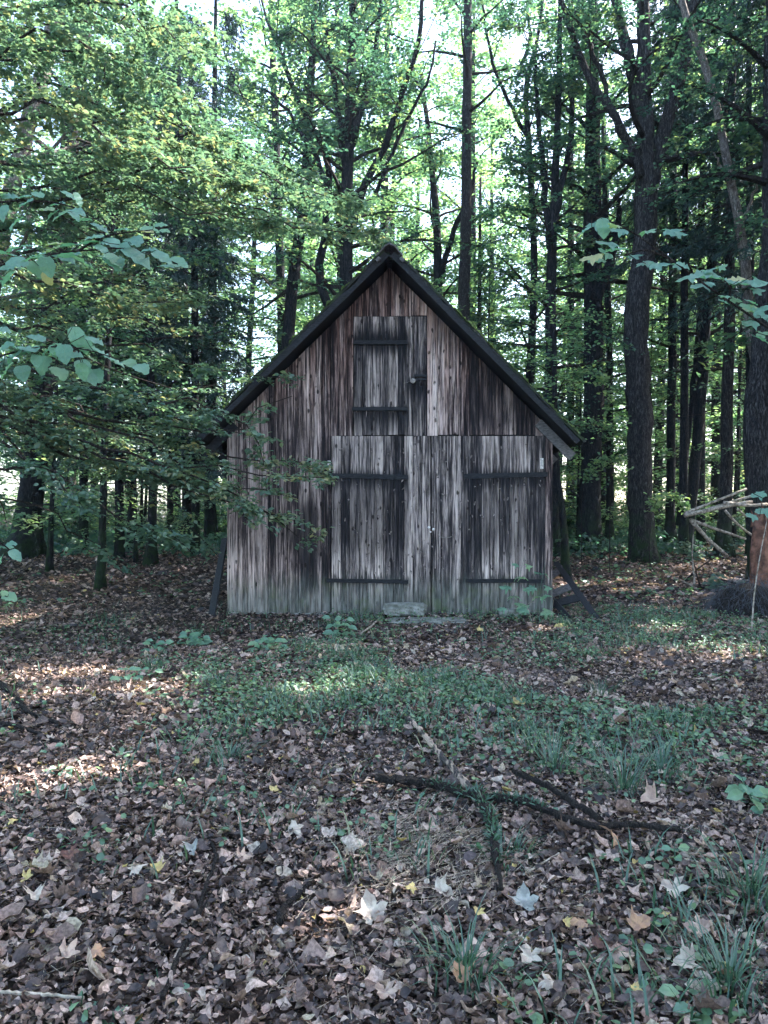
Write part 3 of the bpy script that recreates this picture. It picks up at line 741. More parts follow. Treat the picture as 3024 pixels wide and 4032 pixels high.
# ------------------------------------------------------------------ things round the barn
def stone(name, label, c, size, rz=0, cat='stone', seed=0, group=None):
    import bmesh
    bm = bmesh.new(); bmesh.ops.create_cube(bm, size=1); bmesh.ops.subdivide_edges(bm, edges=bm.edges[:], cuts=4, use_grid_fill=True)
    r_ = np.random.default_rng(seed)
    for v in bm.verts:
        q = np.array(v.co) * 2; n_ = np.linalg.norm(q * [1, 1, 1]); q = q * (1 - .12 * (n_ > 1.3)) ; q += r_.normal(size=3) * .035
        v.co = Vector(q / 2 * np.array(size))
    me = bpy.data.meshes.new(name); bm.to_mesh(me); bm.free(); me.materials.append(M['stone'])
    for p_ in me.polygons: p_.use_smooth = False
    o = obj(name, me, None, c); o.rotation_euler = (0, rng.normal() * .03, rz); return tag(o, label, cat, group)
g = G(1595, 2440); stone('stone_block', 'long mossy stone block lying against the foot of the barn doors', (g[0], 11.55, .13), (.64, .24, .19), .03, seed=3)
g = G(1680, 2462); stone('doorstep_slab', 'flat moss-green stone slab sunk in the leaves before the doors', (g[0], 11.05, .022), (1.15, .5, .05), -.03, 'doorstep', 5)
g = G(2000, 2425); stone('stone_block', 'low broken stone at the foot of the right barn door', (g[0] + .05, 11.6, .06), (.42, .2, .14), .1, seed=8)

def ladder():
    a0 = np.array([bx(2165) + .25, 12.35, .95]); 
    top1 = P(2190, 2215, 12.9); bot1 = P(2352, 2455, 11.2); bot1[2] = .02
    t2 = top1 + np.array([-.34, .20, -.30]); b2 = bot1 + np.array([-.36, .2, -.02])
    root = empty('slatted_rack', (bot1[0], bot1[1], 0), 'dark slatted wooden rack leaning beside the right corner of the barn', 'rack'); b0 = np.array(root.location)
    for (t_, b_) in ((top1, bot1), (t2, b2)):
        m = MB(); d = t_ - b_; L = np.linalg.norm(d); R = basis(np.array([[d[0], d[1], d[2]]]), np.array([[0, 1., .5]]))[0]
        m.box((t_ + b_) / 2 - b0, (.035, L, .09), R.T); part('rail', m, M['tar'], root)
    for f in (.36, .56, .86):
        c0 = bot1 * (1 - f) + top1 * f; c1 = b2 * (1 - f) + t2 * f; d = c1 - c0; L = np.linalg.norm(d)
        R = basis(d[None], np.cross(d, top1 - bot1)[None])[0]; m = MB(); m.box((c0 + c1) / 2 - b0, (.17, L + .06, .02), R.T); part('slat', m, M['greyboard'] if f > .5 else M['tar'], root)
ladder()
# board leaning on the left corner
t_ = P(886, 2120, 12.3); b_ = P(832, 2425, 11.75); b_[2] = -.02
root = empty('leaning_board', (b_[0], b_[1], 0), 'dark board leaning against the left corner of the barn', 'board'); b0 = np.array(root.location)
m = MB(); d = t_ - b_; R = basis(d[None], np.array([[-.5, -1., 0]]))[0]; m.box((t_ + b_) / 2 - b0, (.12, np.linalg.norm(d), .03), R.T); part('plank', m, M['tar'], root)

# ================================================================== TREES SEEN IN THE PHOTOGRAPH
build_tree('broadleaf_tree', 'thick black trunk leaning right at the left edge of the clearing', 'tree',
    tp(20, [(95, 2215, 130), (140, 1800, 105), (175, 1500, 90), (215, 1100, 82), (270, 600, 76), (330, 150, 70), (380, -300, 50)]), z0=5, z1=17, nl=26, Lmax=4, leafm='leaf_beech', lpt=20)
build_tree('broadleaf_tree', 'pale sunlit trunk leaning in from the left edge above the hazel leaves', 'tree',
    tp(17, [(-190, 2260, 90), (-60, 1300, 86), (40, 760, 84), (110, 500, 78), (210, 90, 70), (280, -300, 46)]), z0=5, z1=14, nl=18, Lmax=3.6, bark='bark_pale_sunlit', leafm='leaf_beech', lpt=20)
build_tree('young_tree', 'thin young tree standing between the thick leaning trunk and the barn', 'tree',
    tp(15, [(395, 2310, 42), (405, 2000, 36), (412, 1700, 32), (430, 1300, 28), (440, 1000, 22), (460, 500, 12)]), z0=2.2, z1=8.5, nl=18, Lmax=2.4, per=7, tl=.8, leafm='leaf_beech', size=.09, tint=(.1, .9))
build_tree('young_tree', 'straight mid-sized tree nearest to the left side of the barn', 'tree',
    tp(18.5, [(592, 2245, 50), (600, 2000, 44), (598, 1700, 40), (590, 1300, 38), (575, 900, 34), (560, 400, 26), (555, -100, 16)]), z0=3.5, z1=13, nl=22, Lmax=2.8, leafm='leaf_green', lpt=18)
build_spruce('spruce_tree', 'dark spruce with drooping branches left of the barn roof', tp(24, [(735, 2110, 58), (735, 1700, 50), (725, 1300, 46), (720, 900, 40), (700, 300, 28), (690, -300, 12)]), 5.0, 17, 62, 3.0, sparse=10)
build_spruce('spruce_tree', 'slim spruce just left of the dark drooping spruce', tp(26, [(672, 2100, 34), (668, 1600, 30), (660, 1000, 26), (655, 300, 16)]), 6, 15, 44, 2.2, sparse=8)
build_spruce('spruce_tree', 'dark spruce filling the shade above the young trees on the left', tp(22, [(520, 2140, 44), (515, 1600, 40), (505, 1000, 34), (500, 300, 20), (498, -100, 10)]), 4.0, 15, 64, 2.9, sparse=8)
build_spruce('spruce_tree', 'tall bare-stemmed spruce against the white sky left of the barn roof', tp(25, [(825, 2060, 52), (828, 1700, 48), (835, 1300, 43), (840, 900, 37), (845, 400, 26), (850, -100, 12)]), 8.5, 18, 40, 2.6, sparse=26)
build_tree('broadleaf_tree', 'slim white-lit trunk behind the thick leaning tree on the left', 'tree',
    tp(27, [(288, 2060, 27), (290, 1300, 25), (300, 700, 22), (310, 0, 15)]), z0=8, z1=17, nl=12, Lmax=2.5, bark='bark_pale_sunlit', leafm='leaf_far_sunlit', lpt=12)
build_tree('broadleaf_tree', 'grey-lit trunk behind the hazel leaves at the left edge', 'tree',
    tp(23, [(118, 2110, 38), (116, 1200, 32), (112, 700, 28), (110, 0, 20)]), z0=7, z1=15, nl=12, Lmax=2.5, bark='bark_pale_sunlit', leafm='leaf_green', lpt=12)
build_spruce('spruce_tree', 'low-branched dark spruce nearest the left edge of the barn roof', tp(20.5, [(770, 2140, 44), (768, 1500, 38), (765, 1000, 30), (760, 600, 12)]), 2.6, 9.5, 70, 2.6, sparse=8, lpt=30)
build_spruce('spruce_tree', 'low-branched dark spruce in the shade above the thin young tree', tp(19.5, [(470, 2150, 46), (468, 1500, 40), (465, 1000, 30), (460, 560, 12)]), 2.8, 9.5, 70, 2.6, sparse=8, lpt=30)
build_spruce('spruce_tree', 'low-branched dark spruce between the thick leaning trunk and the hazel sprays', tp(22.5, [(330, 2130, 44), (328, 1500, 38), (325, 1000, 30), (320, 560, 12)]), 3.4, 10.5, 60, 2.5, sparse=8, lpt=26)
# centre, behind the barn
build_tree('broadleaf_tree', 'dark trunk rising from behind the left roof slope, leaning right', 'tree',
    tp(21, [(1115, 2150, 72), (1130, 1350, 62), (1160, 1050, 58), (1190, 850, 52), (1215, 500, 42), (1240, 0, 28)]), z0=7, z1=15, nl=20, Lmax=3.2, lpt=15, stubs=6)
build_tree('maple_tree', 'many-stemmed maple spreading its dark branches over the barn ridge', 'tree',
    tp(20, [(1350, 2150, 78), (1350, 1500, 70), (1360, 1150, 66), (1365, 800, 62), (1375, 500, 54), (1385, 200, 44), (1390, -250, 26)]),
    stems=[sp(20, [(1360, 950, 36), (1420, 770, 31), (1500, 600, 27), (1565, 430, 23), (1625, 250, 20), (1670, 0, 16), (1700, -250, 9)], -.15),
           sp(20.3, [(1330, 1300, 40), (1255, 1080, 34), (1290, 850, 28), (1275, 600, 24), (1170, 380, 20), (1075, 150, 13), (1030, 0, 8)], .1),
           sp(19.9, [(1368, 640, 32), (1440, 360, 25), (1485, 150, 18), (1510, -150, 11)]),
           sp(20.1, [(1372, 760, 28), (1340, 500, 22), (1300, 250, 18), (1250, -50, 12)], -.2),
           sp(19.8, [(1480, 760, 15), (1600, 480, 14), (1680, 330, 11), (1715, 160, 7)]),
           sp(19.7, [(1365, 900, 24), (1300, 760, 22), (1210, 560, 18), (1120, 420, 12), (1040, 350, 7)], -.2)],
    z0=6.3, z1=16, nl=30, Lmax=4.0, lpt=15, leafm='leaf_green')
build_tree('broadleaf_tree', 'forked dark trunk right of the barn ridge, beside the straight pine', 'tree',
    tp(24, [(1728, 2100, 48), (1722, 1200, 44), (1720, 900, 40), (1700, 650, 30), (1660, 300, 18)]),
    stems=[sp(24, [(1722, 1150, 26), (1770, 960, 22), (1850, 760, 17), (1880, 640, 10)])], z0=6, z1=15, nl=16, Lmax=3, lpt=14)
build_tree('pine_tree', 'straight grey pine trunk rising behind the right roof slope', 'tree',
    tp(22, [(1815, 2150, 68), (1820, 1400, 62), (1830, 1100, 60), (1835, 800, 54), (1838, 480, 48), (1842, 100, 44), (1845, -300, 30)]), z0=12, z1=17, nl=10, Lmax=3, bark='bark_pine', lpt=10, stubs=8)
build_tree('young_tree', 'pole-thin stem close to the right of the straight pine', 'tree',
    tp(25, [(1885, 2100, 24), (1888, 1200, 20), (1892, 700, 12)]), z0=3.5, z1=10, nl=14, Lmax=1.8, lpt=10, leafm='leaf_far_sunlit')
build_tree('young_tree', 'twisted slender tree with a looped fork above the right roof slope', 'tree',
    tp(23, [(2075, 2120, 46), (2085, 1500, 42), (2102, 1200, 38), (2100, 900, 34), (2085, 600, 30), (2078, 300, 26), (2110, 180, 20), (2150, -100, 12)]),
    stems=[sp(23, [(2082, 320, 18), (2060, 255, 17), (2085, 180, 15), (2075, 20, 11), (2060, -150, 8)]), sp(23, [(2090, 560, 20), (2000, 400, 16), (1930, 200, 12), (1900, 20, 8)])],
    z0=3.5, z1=14, nl=20, Lmax=2.5, lpt=13)
build_tree('broadleaf_tree', 'dark forking tree between the barn roof and the broad black trunk', 'tree',
    tp(20, [(2180, 2150, 64), (2168, 1400, 57), (2170, 1100, 52), (2180, 850, 44), (2195, 500, 34), (2205, 100, 25), (2210, -250, 16)]),
    stems=[sp(20, [(2174, 1000, 34), (2140, 720, 25), (2120, 450, 18), (2110, 200, 10)]), sp(20, [(2182, 860, 30), (2235, 640, 24), (2262, 300, 16), (2270, 50, 10)])],
    z0=3.2, z1=14, nl=24, Lmax=2.7, lpt=14)
build_tree('broadleaf_tree', 'broad black trunk standing straight behind the barn eave on the right', 'tree',
    tp(21.5, [(2320, 2100, 118), (2330, 1700, 104), (2335, 1300, 96), (2335, 900, 88), (2335, 500, 74), (2335, 100, 56), (2335, -300, 40)]),
    stems=[sp(21.3, [(2345, 1180, 50), (2385, 1080, 42), (2420, 960, 30), (2440, 780, 18)])], z0=7, z1=16, nl=20, Lmax=3.4, lpt=14)
build_tree('young_tree', 'thin tree between the broad black trunk and the big forked tree', 'tree',
    tp(24, [(2400, 2080, 38), (2400, 1500, 34), (2390, 1000, 28), (2372, 500, 16)]), z0=2.5, z1=12, nl=16, Lmax=2.2, lpt=12)
build_tree('oak_tree', 'big forked tree with mossy foot standing in the clearing right of the barn', 'tree',
    tp(19, [(2535, 2215, 132), (2530, 2100, 120), (2520, 1800, 112), (2512, 1500, 114), (2508, 1200, 112), (2538, 1000, 108), (2545, 700, 102), (2540, 480, 74), (2535, 200, 64), (2530, -200, 44)]),
    stems=[sp(18.9, [(2525, 700, 44), (2440, 490, 34), (2370, 380, 31), (2290, 240, 28), (2215, 0, 24), (2180, -200, 18)], -.15),
           sp(18.8, [(2450, 540, 24), (2400, 390, 21), (2330, 190, 19), (2265, 40, 14)], -.1),
           sp(19.0, [(2560, 720, 74), (2640, 440, 54), (2690, 280, 46), (2725, 0, 40), (2740, -250, 28)], .1),
           sp(19.0, [(2535, 470, 50), (2475, 220, 46), (2430, 0, 38), (2410, -200, 26)], .1)],
    z0=9.5, z1=16, nl=16, Lmax=4, bark='bark_oak', lpt=16, flare=1.25)
build_tree('broadleaf_tree', 'slim straight trunk just right of the big forked tree', 'tree',
    tp(23, [(2640, 2090, 46), (2645, 1500, 42), (2650, 1000, 38), (2652, 500, 34), (2655, -100, 24)]), z0=6, z1=15, nl=16, Lmax=2.8, lpt=12, stubs=8)
build_tree('broadleaf_tree', 'dark trunk leaning right behind the white poles', 'tree',
    tp(22, [(2700, 2085, 54), (2740, 1800, 53), (2765, 1500, 54), (2780, 1250, 50), (2805, 1000, 40), (2840, 600, 26)]),
    stems=[sp(22.3, [(2672, 2070, 28), (2700, 1800, 27), (2735, 1450, 24), (2760, 1150, 14)])], z0=5, z1=12, nl=18, Lmax=2.6, lpt=12, stubs=6)
build_tree('pine_tree', 'straight trunk with a sunlit right edge behind the white poles', 'tree',
    tp(20, [(2850, 2115, 66), (2862, 1700, 58), (2870, 1300, 52), (2875, 900, 46), (2880, 400, 38), (2885, -100, 26)]), z0=9, z1=15, nl=12, Lmax=2.6, bark='bark_oak', lpt=14, stubs=20)
# massive right-hand trunk
build_tree('broadleaf_tree', 'massive trunk filling the right edge above the rotten stump', 'tree',
    tp(16, [(3025, 2200, 160), (2992, 1900, 138), (2988, 1600, 134), (3015, 1300, 118), (3045, 900, 108), (3055, 300, 100), (3060, -300, 70)]), z0=7.5, z1=13, nl=14, Lmax=3, bark='bark_oak', lpt=16, flare=1.3)
build_spruce('spruce_tree', 'dark spruce branches behind the forked tree in the upper right', tp(24, [(2760, 2080, 40), (2760, 1200, 36), (2765, 600, 28), (2770, -300, 12)]), 8.0, 18.5, 60, 3.2, sparse=14)
build_spruce('spruce_tree', 'dark spruce hanging over the right edge of the picture', tp(18, [(3130, 2200, 60), (3110, 1500, 54), (3100, 700, 44), (3090, 0, 30), (3085, -500, 12)]), 6.5, 15, 60, 3.2, sparse=14)
build_spruce('spruce_tree', 'dense dark spruce crown beside the right fork of the big forked tree', tp(21, [(2690, 2110, 44), (2695, 1300, 38), (2700, 500, 26), (2705, -300, 10)]), 8.2, 16.5, 66, 2.5, sparse=6, lpt=34)
build_spruce('spruce_tree', 'dense dark spruce crown between the dead trunk and the right edge', tp(20, [(2960, 2120, 50), (2955, 1300, 44), (2950, 500, 30), (2945, -300, 12)]), 7.0, 16.5, 70, 2.7, sparse=6, lpt=34)
build_tree('dead_tree', 'bare pale curved trunk of a dead tree leaning across the upper right corner', 'tree',
    tp(17.4, [(3010, 2200, 50), (3005, 2000, 50), (2985, 1500, 50), (2950, 1250, 50), (2930, 1000, 48), (2905, 850, 45), (2870, 680, 41), (2820, 420, 38), (2760, 210, 36), (2700, 60, 34), (2650, -150, 26)]),
    stems=[sp(17.3, [(2915, 900, 12), (2985, 720, 9), (3024, 650, 6)]), sp(17.3, [(2885, 740, 16), (2830, 640, 9), (2810, 600, 5)])], nl=0, bark='bark_pale_sunlit', flare=1.1)
build_tree('young_tree', 'thin curved stem close to the right side wall of the barn', 'tree',
    tp(16.5, [(2228, 2190, 40), (2218, 2050, 36), (2192, 1850, 32), (2185, 1600, 28), (2182, 1200, 18)]), z0=2.6, z1=6, nl=10, Lmax=1.6, lpt=10, leafm='leaf_far_sunlit', size=.09)

# ================================================================== FAR WOOD (shared crowns, every tree its own object)
def far_proto(kind, seed):
    h = rng.uniform(19, 23); w = rng.uniform(.09, .2); k = rng.normal(size=2) * .4
    path = [[0, 0, -.1, w], [k[0] * .3, k[1] * .3, h * .35, w * .85], [k[0] * .7, k[1] * .5, h * .7, w * .6], [k[0], k[1], h, w * .2]]
    if kind == 0: return build_tree('broadleaf_tree', 'x', 'tree', path, z0=2.2, z1=h * .97, nl=46, Lmax=4.2, per=11, lpt=18, size=.18, leafm='leaf_far_sunlit', jit=.2, Y_label=1)
    if kind == 1: return build_tree('broadleaf_tree', 'x', 'tree', path, z0=6.5, z1=h * .97, nl=40, Lmax=4.2, per=11, lpt=18, size=.18, leafm='leaf_far_sunlit', jit=.2, Y_label=1)
    return build_spruce('spruce_tree', 'x', path, 3.5, h, 60, 2.6, per=9, lpt=14, sparse=10)
protos = [far_proto(0, 1), far_proto(1, 2), far_proto(0, 3), far_proto(2, 4)]
FLAB = {0: 'leafy tree far back in the wood', 1: 'high-crowned tree far back', 2: 'leafy tree far back in the wood', 3: 'dark spruce far back in the wood'}
used = [False] * 4
def region(x, y):
    u = x / y * F + CX
    return ('left of the barn', 'behind the barn and its left roof slope', 'behind the right roof slope of the barn', 'right of the barn')[0 if u < 850 else 1 if u < 1530 else 2 if u < 2280 else 3]
def place_far(i, x, y, sc, lab=None, grp=None):
    z = float(ground(x, y)); lab = lab or FLAB[i]; grp = grp or {0: 'leafy trees of the far wood', 1: 'high-crowned trees of the far wood', 2: 'leafy trees of the far wood', 3: 'spruces of the far wood'}[i]
    if y > 25 and 'outside' not in lab: lab = lab.replace(' behind', '') + ', ' + region(x, y); grp = grp + ' ' + region(x, y)
    rz = rng.uniform(0, 6.3)
    if not used[i]:
        used[i] = True; r = protos[i]; r.location = (x, y, z); r.rotation_euler = (0, 0, rz); r.scale = (sc,) * 3; r['label'] = lab; r['group'] = grp; return r
    return copy_thing(protos[i], (x, y, z), rz, sc, lab, grp)
pts = []
def ok(x, y, dmin):
    return all((x - a) ** 2 + (y - c) ** 2 > dmin ** 2 for a, c in pts)
for band, cnt, dm in (((27, 36), 15, 3.2), ((36, 50), 28, 3.6), ((50, 75), 36, 4.5)):
    t = 0
    while cnt and t < 900:
        t += 1; y = rng.uniform(*band); x = rng.uniform(-.72, .72) * y
        if not ok(x, y, dm): continue
        u = (x / y * F + CX)
        if y < 40 and 1850 < u < 2300: pass
        pts.append((x, y)); cnt -= 1
        i = rng.choice([0, 1, 2, 3], p=[.34, .2, .34, .12])
        if 850 < u < 1120 and y < 40: continue
        if 1380 < u < 2080 and y < 46 and rng.uniform() < .2: continue            # the bright gap left of the roof
        place_far(int(i), x, y, rng.uniform(1.05, 1.4))
# unseen trees added beside and behind the camera to shade the clearing
SIDE = [(1, 9.0, 6.0, 1.0), (0, 12.5, 11.0, 1.0), (0, 14.6, 13.4, 1.05), (0, 9.6, 9.8, .95), (1, 13.0, 3.5, 1.05), (0, 17, 7.5, 1.1), (1, 10.8, 15.5, .95), (0, 15.5, 16.5, 1.1), (0, 20, 13, 1.1), (1, 7.5, 1.0, .9),
        (1, -8.5, 5.5, 1.0), (0, -11.5, 11.5, 1.0), (1, -13.5, 17, 1.0), (3, -10.2, 15.5, .9), (1, -6.5, -3.5, 1.0), (0, 3.5, -8.5, 1.0), (1, -3, -12, 1.1), (0, 11, -5, 1.0), (0, -13, 0, 1.0), (1, 21, 21, 1.1), (0, 17, 24, 1), (1, -17, 23, 1), (0, -20, 14, 1)]
for i, x, y, s_ in SIDE:
    if i != 3 and 7 < x < 24 and 2 < y < 22:
        h = rng.uniform(17, 21) * s_
        build_tree('broadleaf_tree', 'tall tree added outside the picture to shade the clearing', 'tree', [[x, y, float(ground(x, y)) - .1, .2], [x + .2, y, 7, .17], [x, y + .3, 13, .12], [x, y, h, .03]], z0=4.5, z1=h, nl=40, Lmax=4.6, per=12, lpt=30, size=.2, leafm='leaf_green', group='added shade trees round the clearing', jit=.2, Y_label=1); continue
    place_far(i, x, y, s_, 'tall tree added outside the picture to shade the clearing', 'added shade trees round the clearing')

# ================================================================== UNDERSTOREY
def shrub_proto(h=2.2, n=16, leafm='leaf_far_sunlit', size=.12, lpt=12):
    root = empty('understorey_shrub', (0, 0, 0), 'x', 'shrub'); lm = []
    for i in range(n):
        a = rng.uniform(0, 6.3); e = rng.uniform(.3, 1.3); lm.append(limb([0, 0, 0], [math.cos(a) * math.cos(e), math.sin(a) * math.cos(e), math.sin(e)], h * rng.uniform(.6, 1.1), 6, .12, .15))
    br = MB()
    for L in lm: br.tube(L, np.linspace(.014, .004, 6), 4, False)
    S_, E_ = twigs_from(lm, 10, .55, .1, .9, .1); add_twigs(br, S_, E_, .005); obj('branches', br.mesh('branches', M['twig']), root)
    c = MB(); add_leaves(c, S_, E_, lpt, size, T_D, flat=.4, jit=.08, tint=(0, 1)); obj('foliage', c.mesh('foliage', M[leafm]), root); return root
shr = [shrub_proto(), shrub_proto(1.5, 13, 'leaf_green', .10), shrub_proto(3.2, 20)]
us = [False] * 3
for k in range(74):
    y = rng.uniform(23, 46); x = rng.uniform(-.62, .62) * y; i = int(rng.integers(0, 3))
    if y < 26: i = 1
    u = x / y * F + CX; lab = 'leafy shrub growing among the far trunks ' + region(x, y); grp = 'shrubs ' + region(x, y); s_ = rng.uniform(.7, 1.25)
    if not us[i]:
        us[i] = True; r = shr[i]; r.location = (x, y, float(ground(x, y))); r['label'] = lab; r['group'] = grp
    else: copy_thing(shr[i], (x, y, float(ground(x, y))), rng.uniform(0, 6.3), s_, lab, grp)

def young_proto(h, leafm, seed):
    k = rng.normal(size=2) * .3
    return build_tree('young_beech', 'x', 'tree', [[0, 0, -.1, .05], [k[0], k[1], h * .5, .035], [k[0] * 1.6, k[1], h, .01]], z0=.9, z1=h, nl=26, Lmax=2.2, per=9, lpt=14, size=.12, leafm=leafm, jit=.1, Y_label=1)
yp = [young_proto(6.5, 'leaf_far_sunlit', 1), young_proto(9, 'leaf_far_sunlit', 2), young_proto(8, 'leaf_beech', 3)]; uy = [False] * 3
YB = [(-9.5, 21), (-7.2, 22.5), (-5.2, 24), (-11.5, 24), (-3.4, 26), (-8.5, 27), (-6.2, 19), (-1.5, 25), (.5, 24), (2.3, 26), (3.3, 22.8), (4.6, 25), (1.6, 22), (6.2, 24.5), (8.2, 24), (9.6, 25.5), (7.2, 27), (11, 24), (12.5, 27), (5.6, 28), (-.5, 28), (-12.5, 29), (-10.4, 31), (13.5, 31), (9.9, 30), (3, 30), (-7.6, 17.3), (10.8, 21.0)]
for x, y in YB:
    i = int(rng.integers(0, 3)); lab = 'young leafy beech in the understorey ' + region(x, y); grp = 'young beeches ' + region(x, y)
    if not uy[i]: uy[i] = True; r = yp[i]; r.location = (x, y, float(ground(x, y))); r['label'] = lab; r['group'] = grp
    else: copy_thing(yp[i], (x, y, float(ground(x, y))), rng.uniform(0, 6.3), rng.uniform(.8, 1.25), lab, grp)

# beech that reaches in from the left, its layered sprays hanging before the barn
def overhang():
    root = empty('beech_tree', (-5.6, 9.2, 0), 'beech reaching in from the left, leafy sprays hanging before the barn', 'tree'); b0 = np.array(root.location)
    m = MB(); m.tube(resample([[-5.6, 9.2, -.1], [-5.5, 9.2, 2.5], [-5.3, 9.3, 5], [-5.2, 9.2, 8], [-5.0, 9.1, 11]], 24) - b0, np.linspace(.17, .05, 24), 12, True, .04); obj('trunk', m.mesh('trunk', M['bark_dark'], True), root)
    defs = [([(-250, 1450), (400, 1640), (850, 1690), (1150, 1560)], 9.6, 26, .4, (.3, .9)), ([(-100, 1600), (500, 1800), (950, 1960), (1180, 2120)], 9.2, 30, .5, (.4, .9)),  # the higher tint ranges paint the sprays brighter, as if lit
            ([(-100, 1550), (600, 1720), (980, 1800), (1270, 1850)], 9.9, 36, .5, (.5, 1)), ([(-100, 1650), (500, 1850), (900, 1900), (1150, 1960)], 9.5, 30, .45, (.4, .9)), ([(200, 1500), (800, 1620), (1000, 1700), (1040, 1830)], 9.4, 24, .4, (.2, .9)),
            ([(-250, 1400), (0, 1500), (500, 1730), (900, 1830), (1290, 1880)], 9.3, 30, .5, (.5, .95)),
            ([(-250, 1450), (200, 1700), (550, 1870), (850, 1960), (1230, 2070)], 9.0, 34, .5, (.5, .95)),
            ([(-250, 1600), (100, 1800), (350, 1950), (560, 2080), (760, 2180)], 8.6, 24, .45, (.2, .7)),
            ([(-200, 1350), (250, 1500), (600, 1600), (830, 1680), (1020, 1720)], 9.8, 28, .5, (.2, .9)),
            ([(-200, 1200), (300, 1330), (600, 1380), (900, 1480), (1140, 1490)], 10.4, 24, .45, (.3, .9)),
            ([(-300, 1750), (0, 1850), (200, 1900), (330, 2000)], 8.2, 16, .4, (.2, .6)),
            ([(-250, 900), (100, 1050), (450, 1150), (760, 1200)], 9.6, 22, .5, (.5, 1)),
            ([(-200, 500), (250, 420), (600, 560), (930, 710)], 9.2, 34, .5, (.5, .95)),
            ([(-200, 300), (200, 200), (500, 260), (760, 420)], 9.6, 32, .6, (.3, .9)),
            ([(-200, 100), (150, 20), (500, 60), (800, 180)], 9.4, 30, .6, (.4, .9)),
            ([(-250, 700), (200, 640), (500, 700), (820, 830), (1010, 900)], 10.2, 36, .6, (.3, .9)),
            ([(200, 800), (640, 750), (900, 820), (1250, 900), (1500, 960)], 11.0, 40, .6, (.4, .9)),
            ([(300, 600), (800, 600), (1100, 700), (1400, 780)], 11.2, 34, .6, (.3, .8)),
            ([(-250, 1000), (50, 900), (300, 930), (600, 1010)], 10.4, 24, .5, (.2, .8))]
    br = MB(); c = MB()
    for (pp, Y, nt_, tl, tn), dy in [(q, e) for q in defs for e in ((0, .7, -.6, 1.5) if q[0][-1][1] < 1250 else (0, 1.2))]:
        if dy: pp = [(x_ + (rng.normal() * 60 if j else 0), y_ + rng.normal() * 55) for j, (x_, y_) in enumerate(pp)]; Y = Y + dy
        if dy and pp[-1][1] > 1400: nt_ = nt_ // 2; pp = [(x_ - 300, y_) for x_, y_ in pp]
        L = resample([P(x_, y_, Y + .15 * j) for j, (x_, y_) in enumerate(pp)], 12) - b0; L[1:-1] += rng.normal(size=(10, 3)) * .05
        br.tube(L, np.linspace(.026, .005, 12), 5, False)
        S_, E_ = twigs_from([L], nt_, tl, .12, .9, .02); S2, E2 = twigs_from([np.array([a, (a + e) / 2, e]) for a, e in zip(S_, E_)], 2, .22, .1, .9, .3)
        S_, E_ = np.vstack([S_, S2]), np.vstack([E_, E2]); add_twigs(br, S_, E_, .004)
        add_leaves(c, S_, E_, 11 if pp[-1][1] < 1250 else 10, .08, T_6, flat=.38, jit=.045, tint=tn, org=b0)
    obj('branches', br.mesh('branches', M['twig']), root); obj('foliage', c.mesh('foliage', M['leaf_beech']), root)
overhang()

# ================================================================== NEAR BRANCHES WITH LARGE LEAVES
def hazel_leaf_mesh(seed, w=.42):
    r_ = np.random.default_rng(seed); n = 11; V = [[0, 0, 0]]; ys = np.linspace(0, 1, n)
    prof = w * np.sin(np.pi * np.clip(ys, 0, 1) ** .72) ** .75
    mid = []; lf = []; rt = []
    for i, y in enumerate(ys):
        ser = 1 + (.07 if i % 2 else -.03); zc = -.22 * (y - .35) ** 2 + .02 * r_.normal()
        mid.append([0, y, zc]); q = max(prof[i] * ser, .004) * (1 + .05 * r_.normal()); lf.append([-q, y - .04 * (i < 3), zc + q * (.16 + .1 * r_.normal())]); rt.append([q, y - .04 * (i < 3), zc + q * (.16 + .1 * r_.normal())])
    V = mid + lf + rt; F4 = []
    for i in range(n - 1): F4 += [[i, i + 1, n + i + 1, n + i], [i + 1, i, 2 * n + i, 2 * n + i + 1]]
    return make_mesh('hazel_leaf', V, None, F4, [M['near_leaf']], None, True)
HL = [hazel_leaf_mesh(1, .40), hazel_leaf_mesh(2, .36), hazel_leaf_mesh(3, .44)]
tm = tmpl_maple(-.15, 4); MLM = make_mesh('maple_leaf', tm[0], tm[1], tm[2], [M['near_leaf']], None, True)
def leaf_obj(root, base, d, up, size, me):
    B = basis(np.array([d], float), np.array([up], float))[0]
    o = obj('leaf', me, root); o.matrix_local = Matrix.Translation(Vector(base)) @ Matrix(B.T.tolist()).to_4x4() @ Matrix.Diagonal((size, size, size, 1)); return o
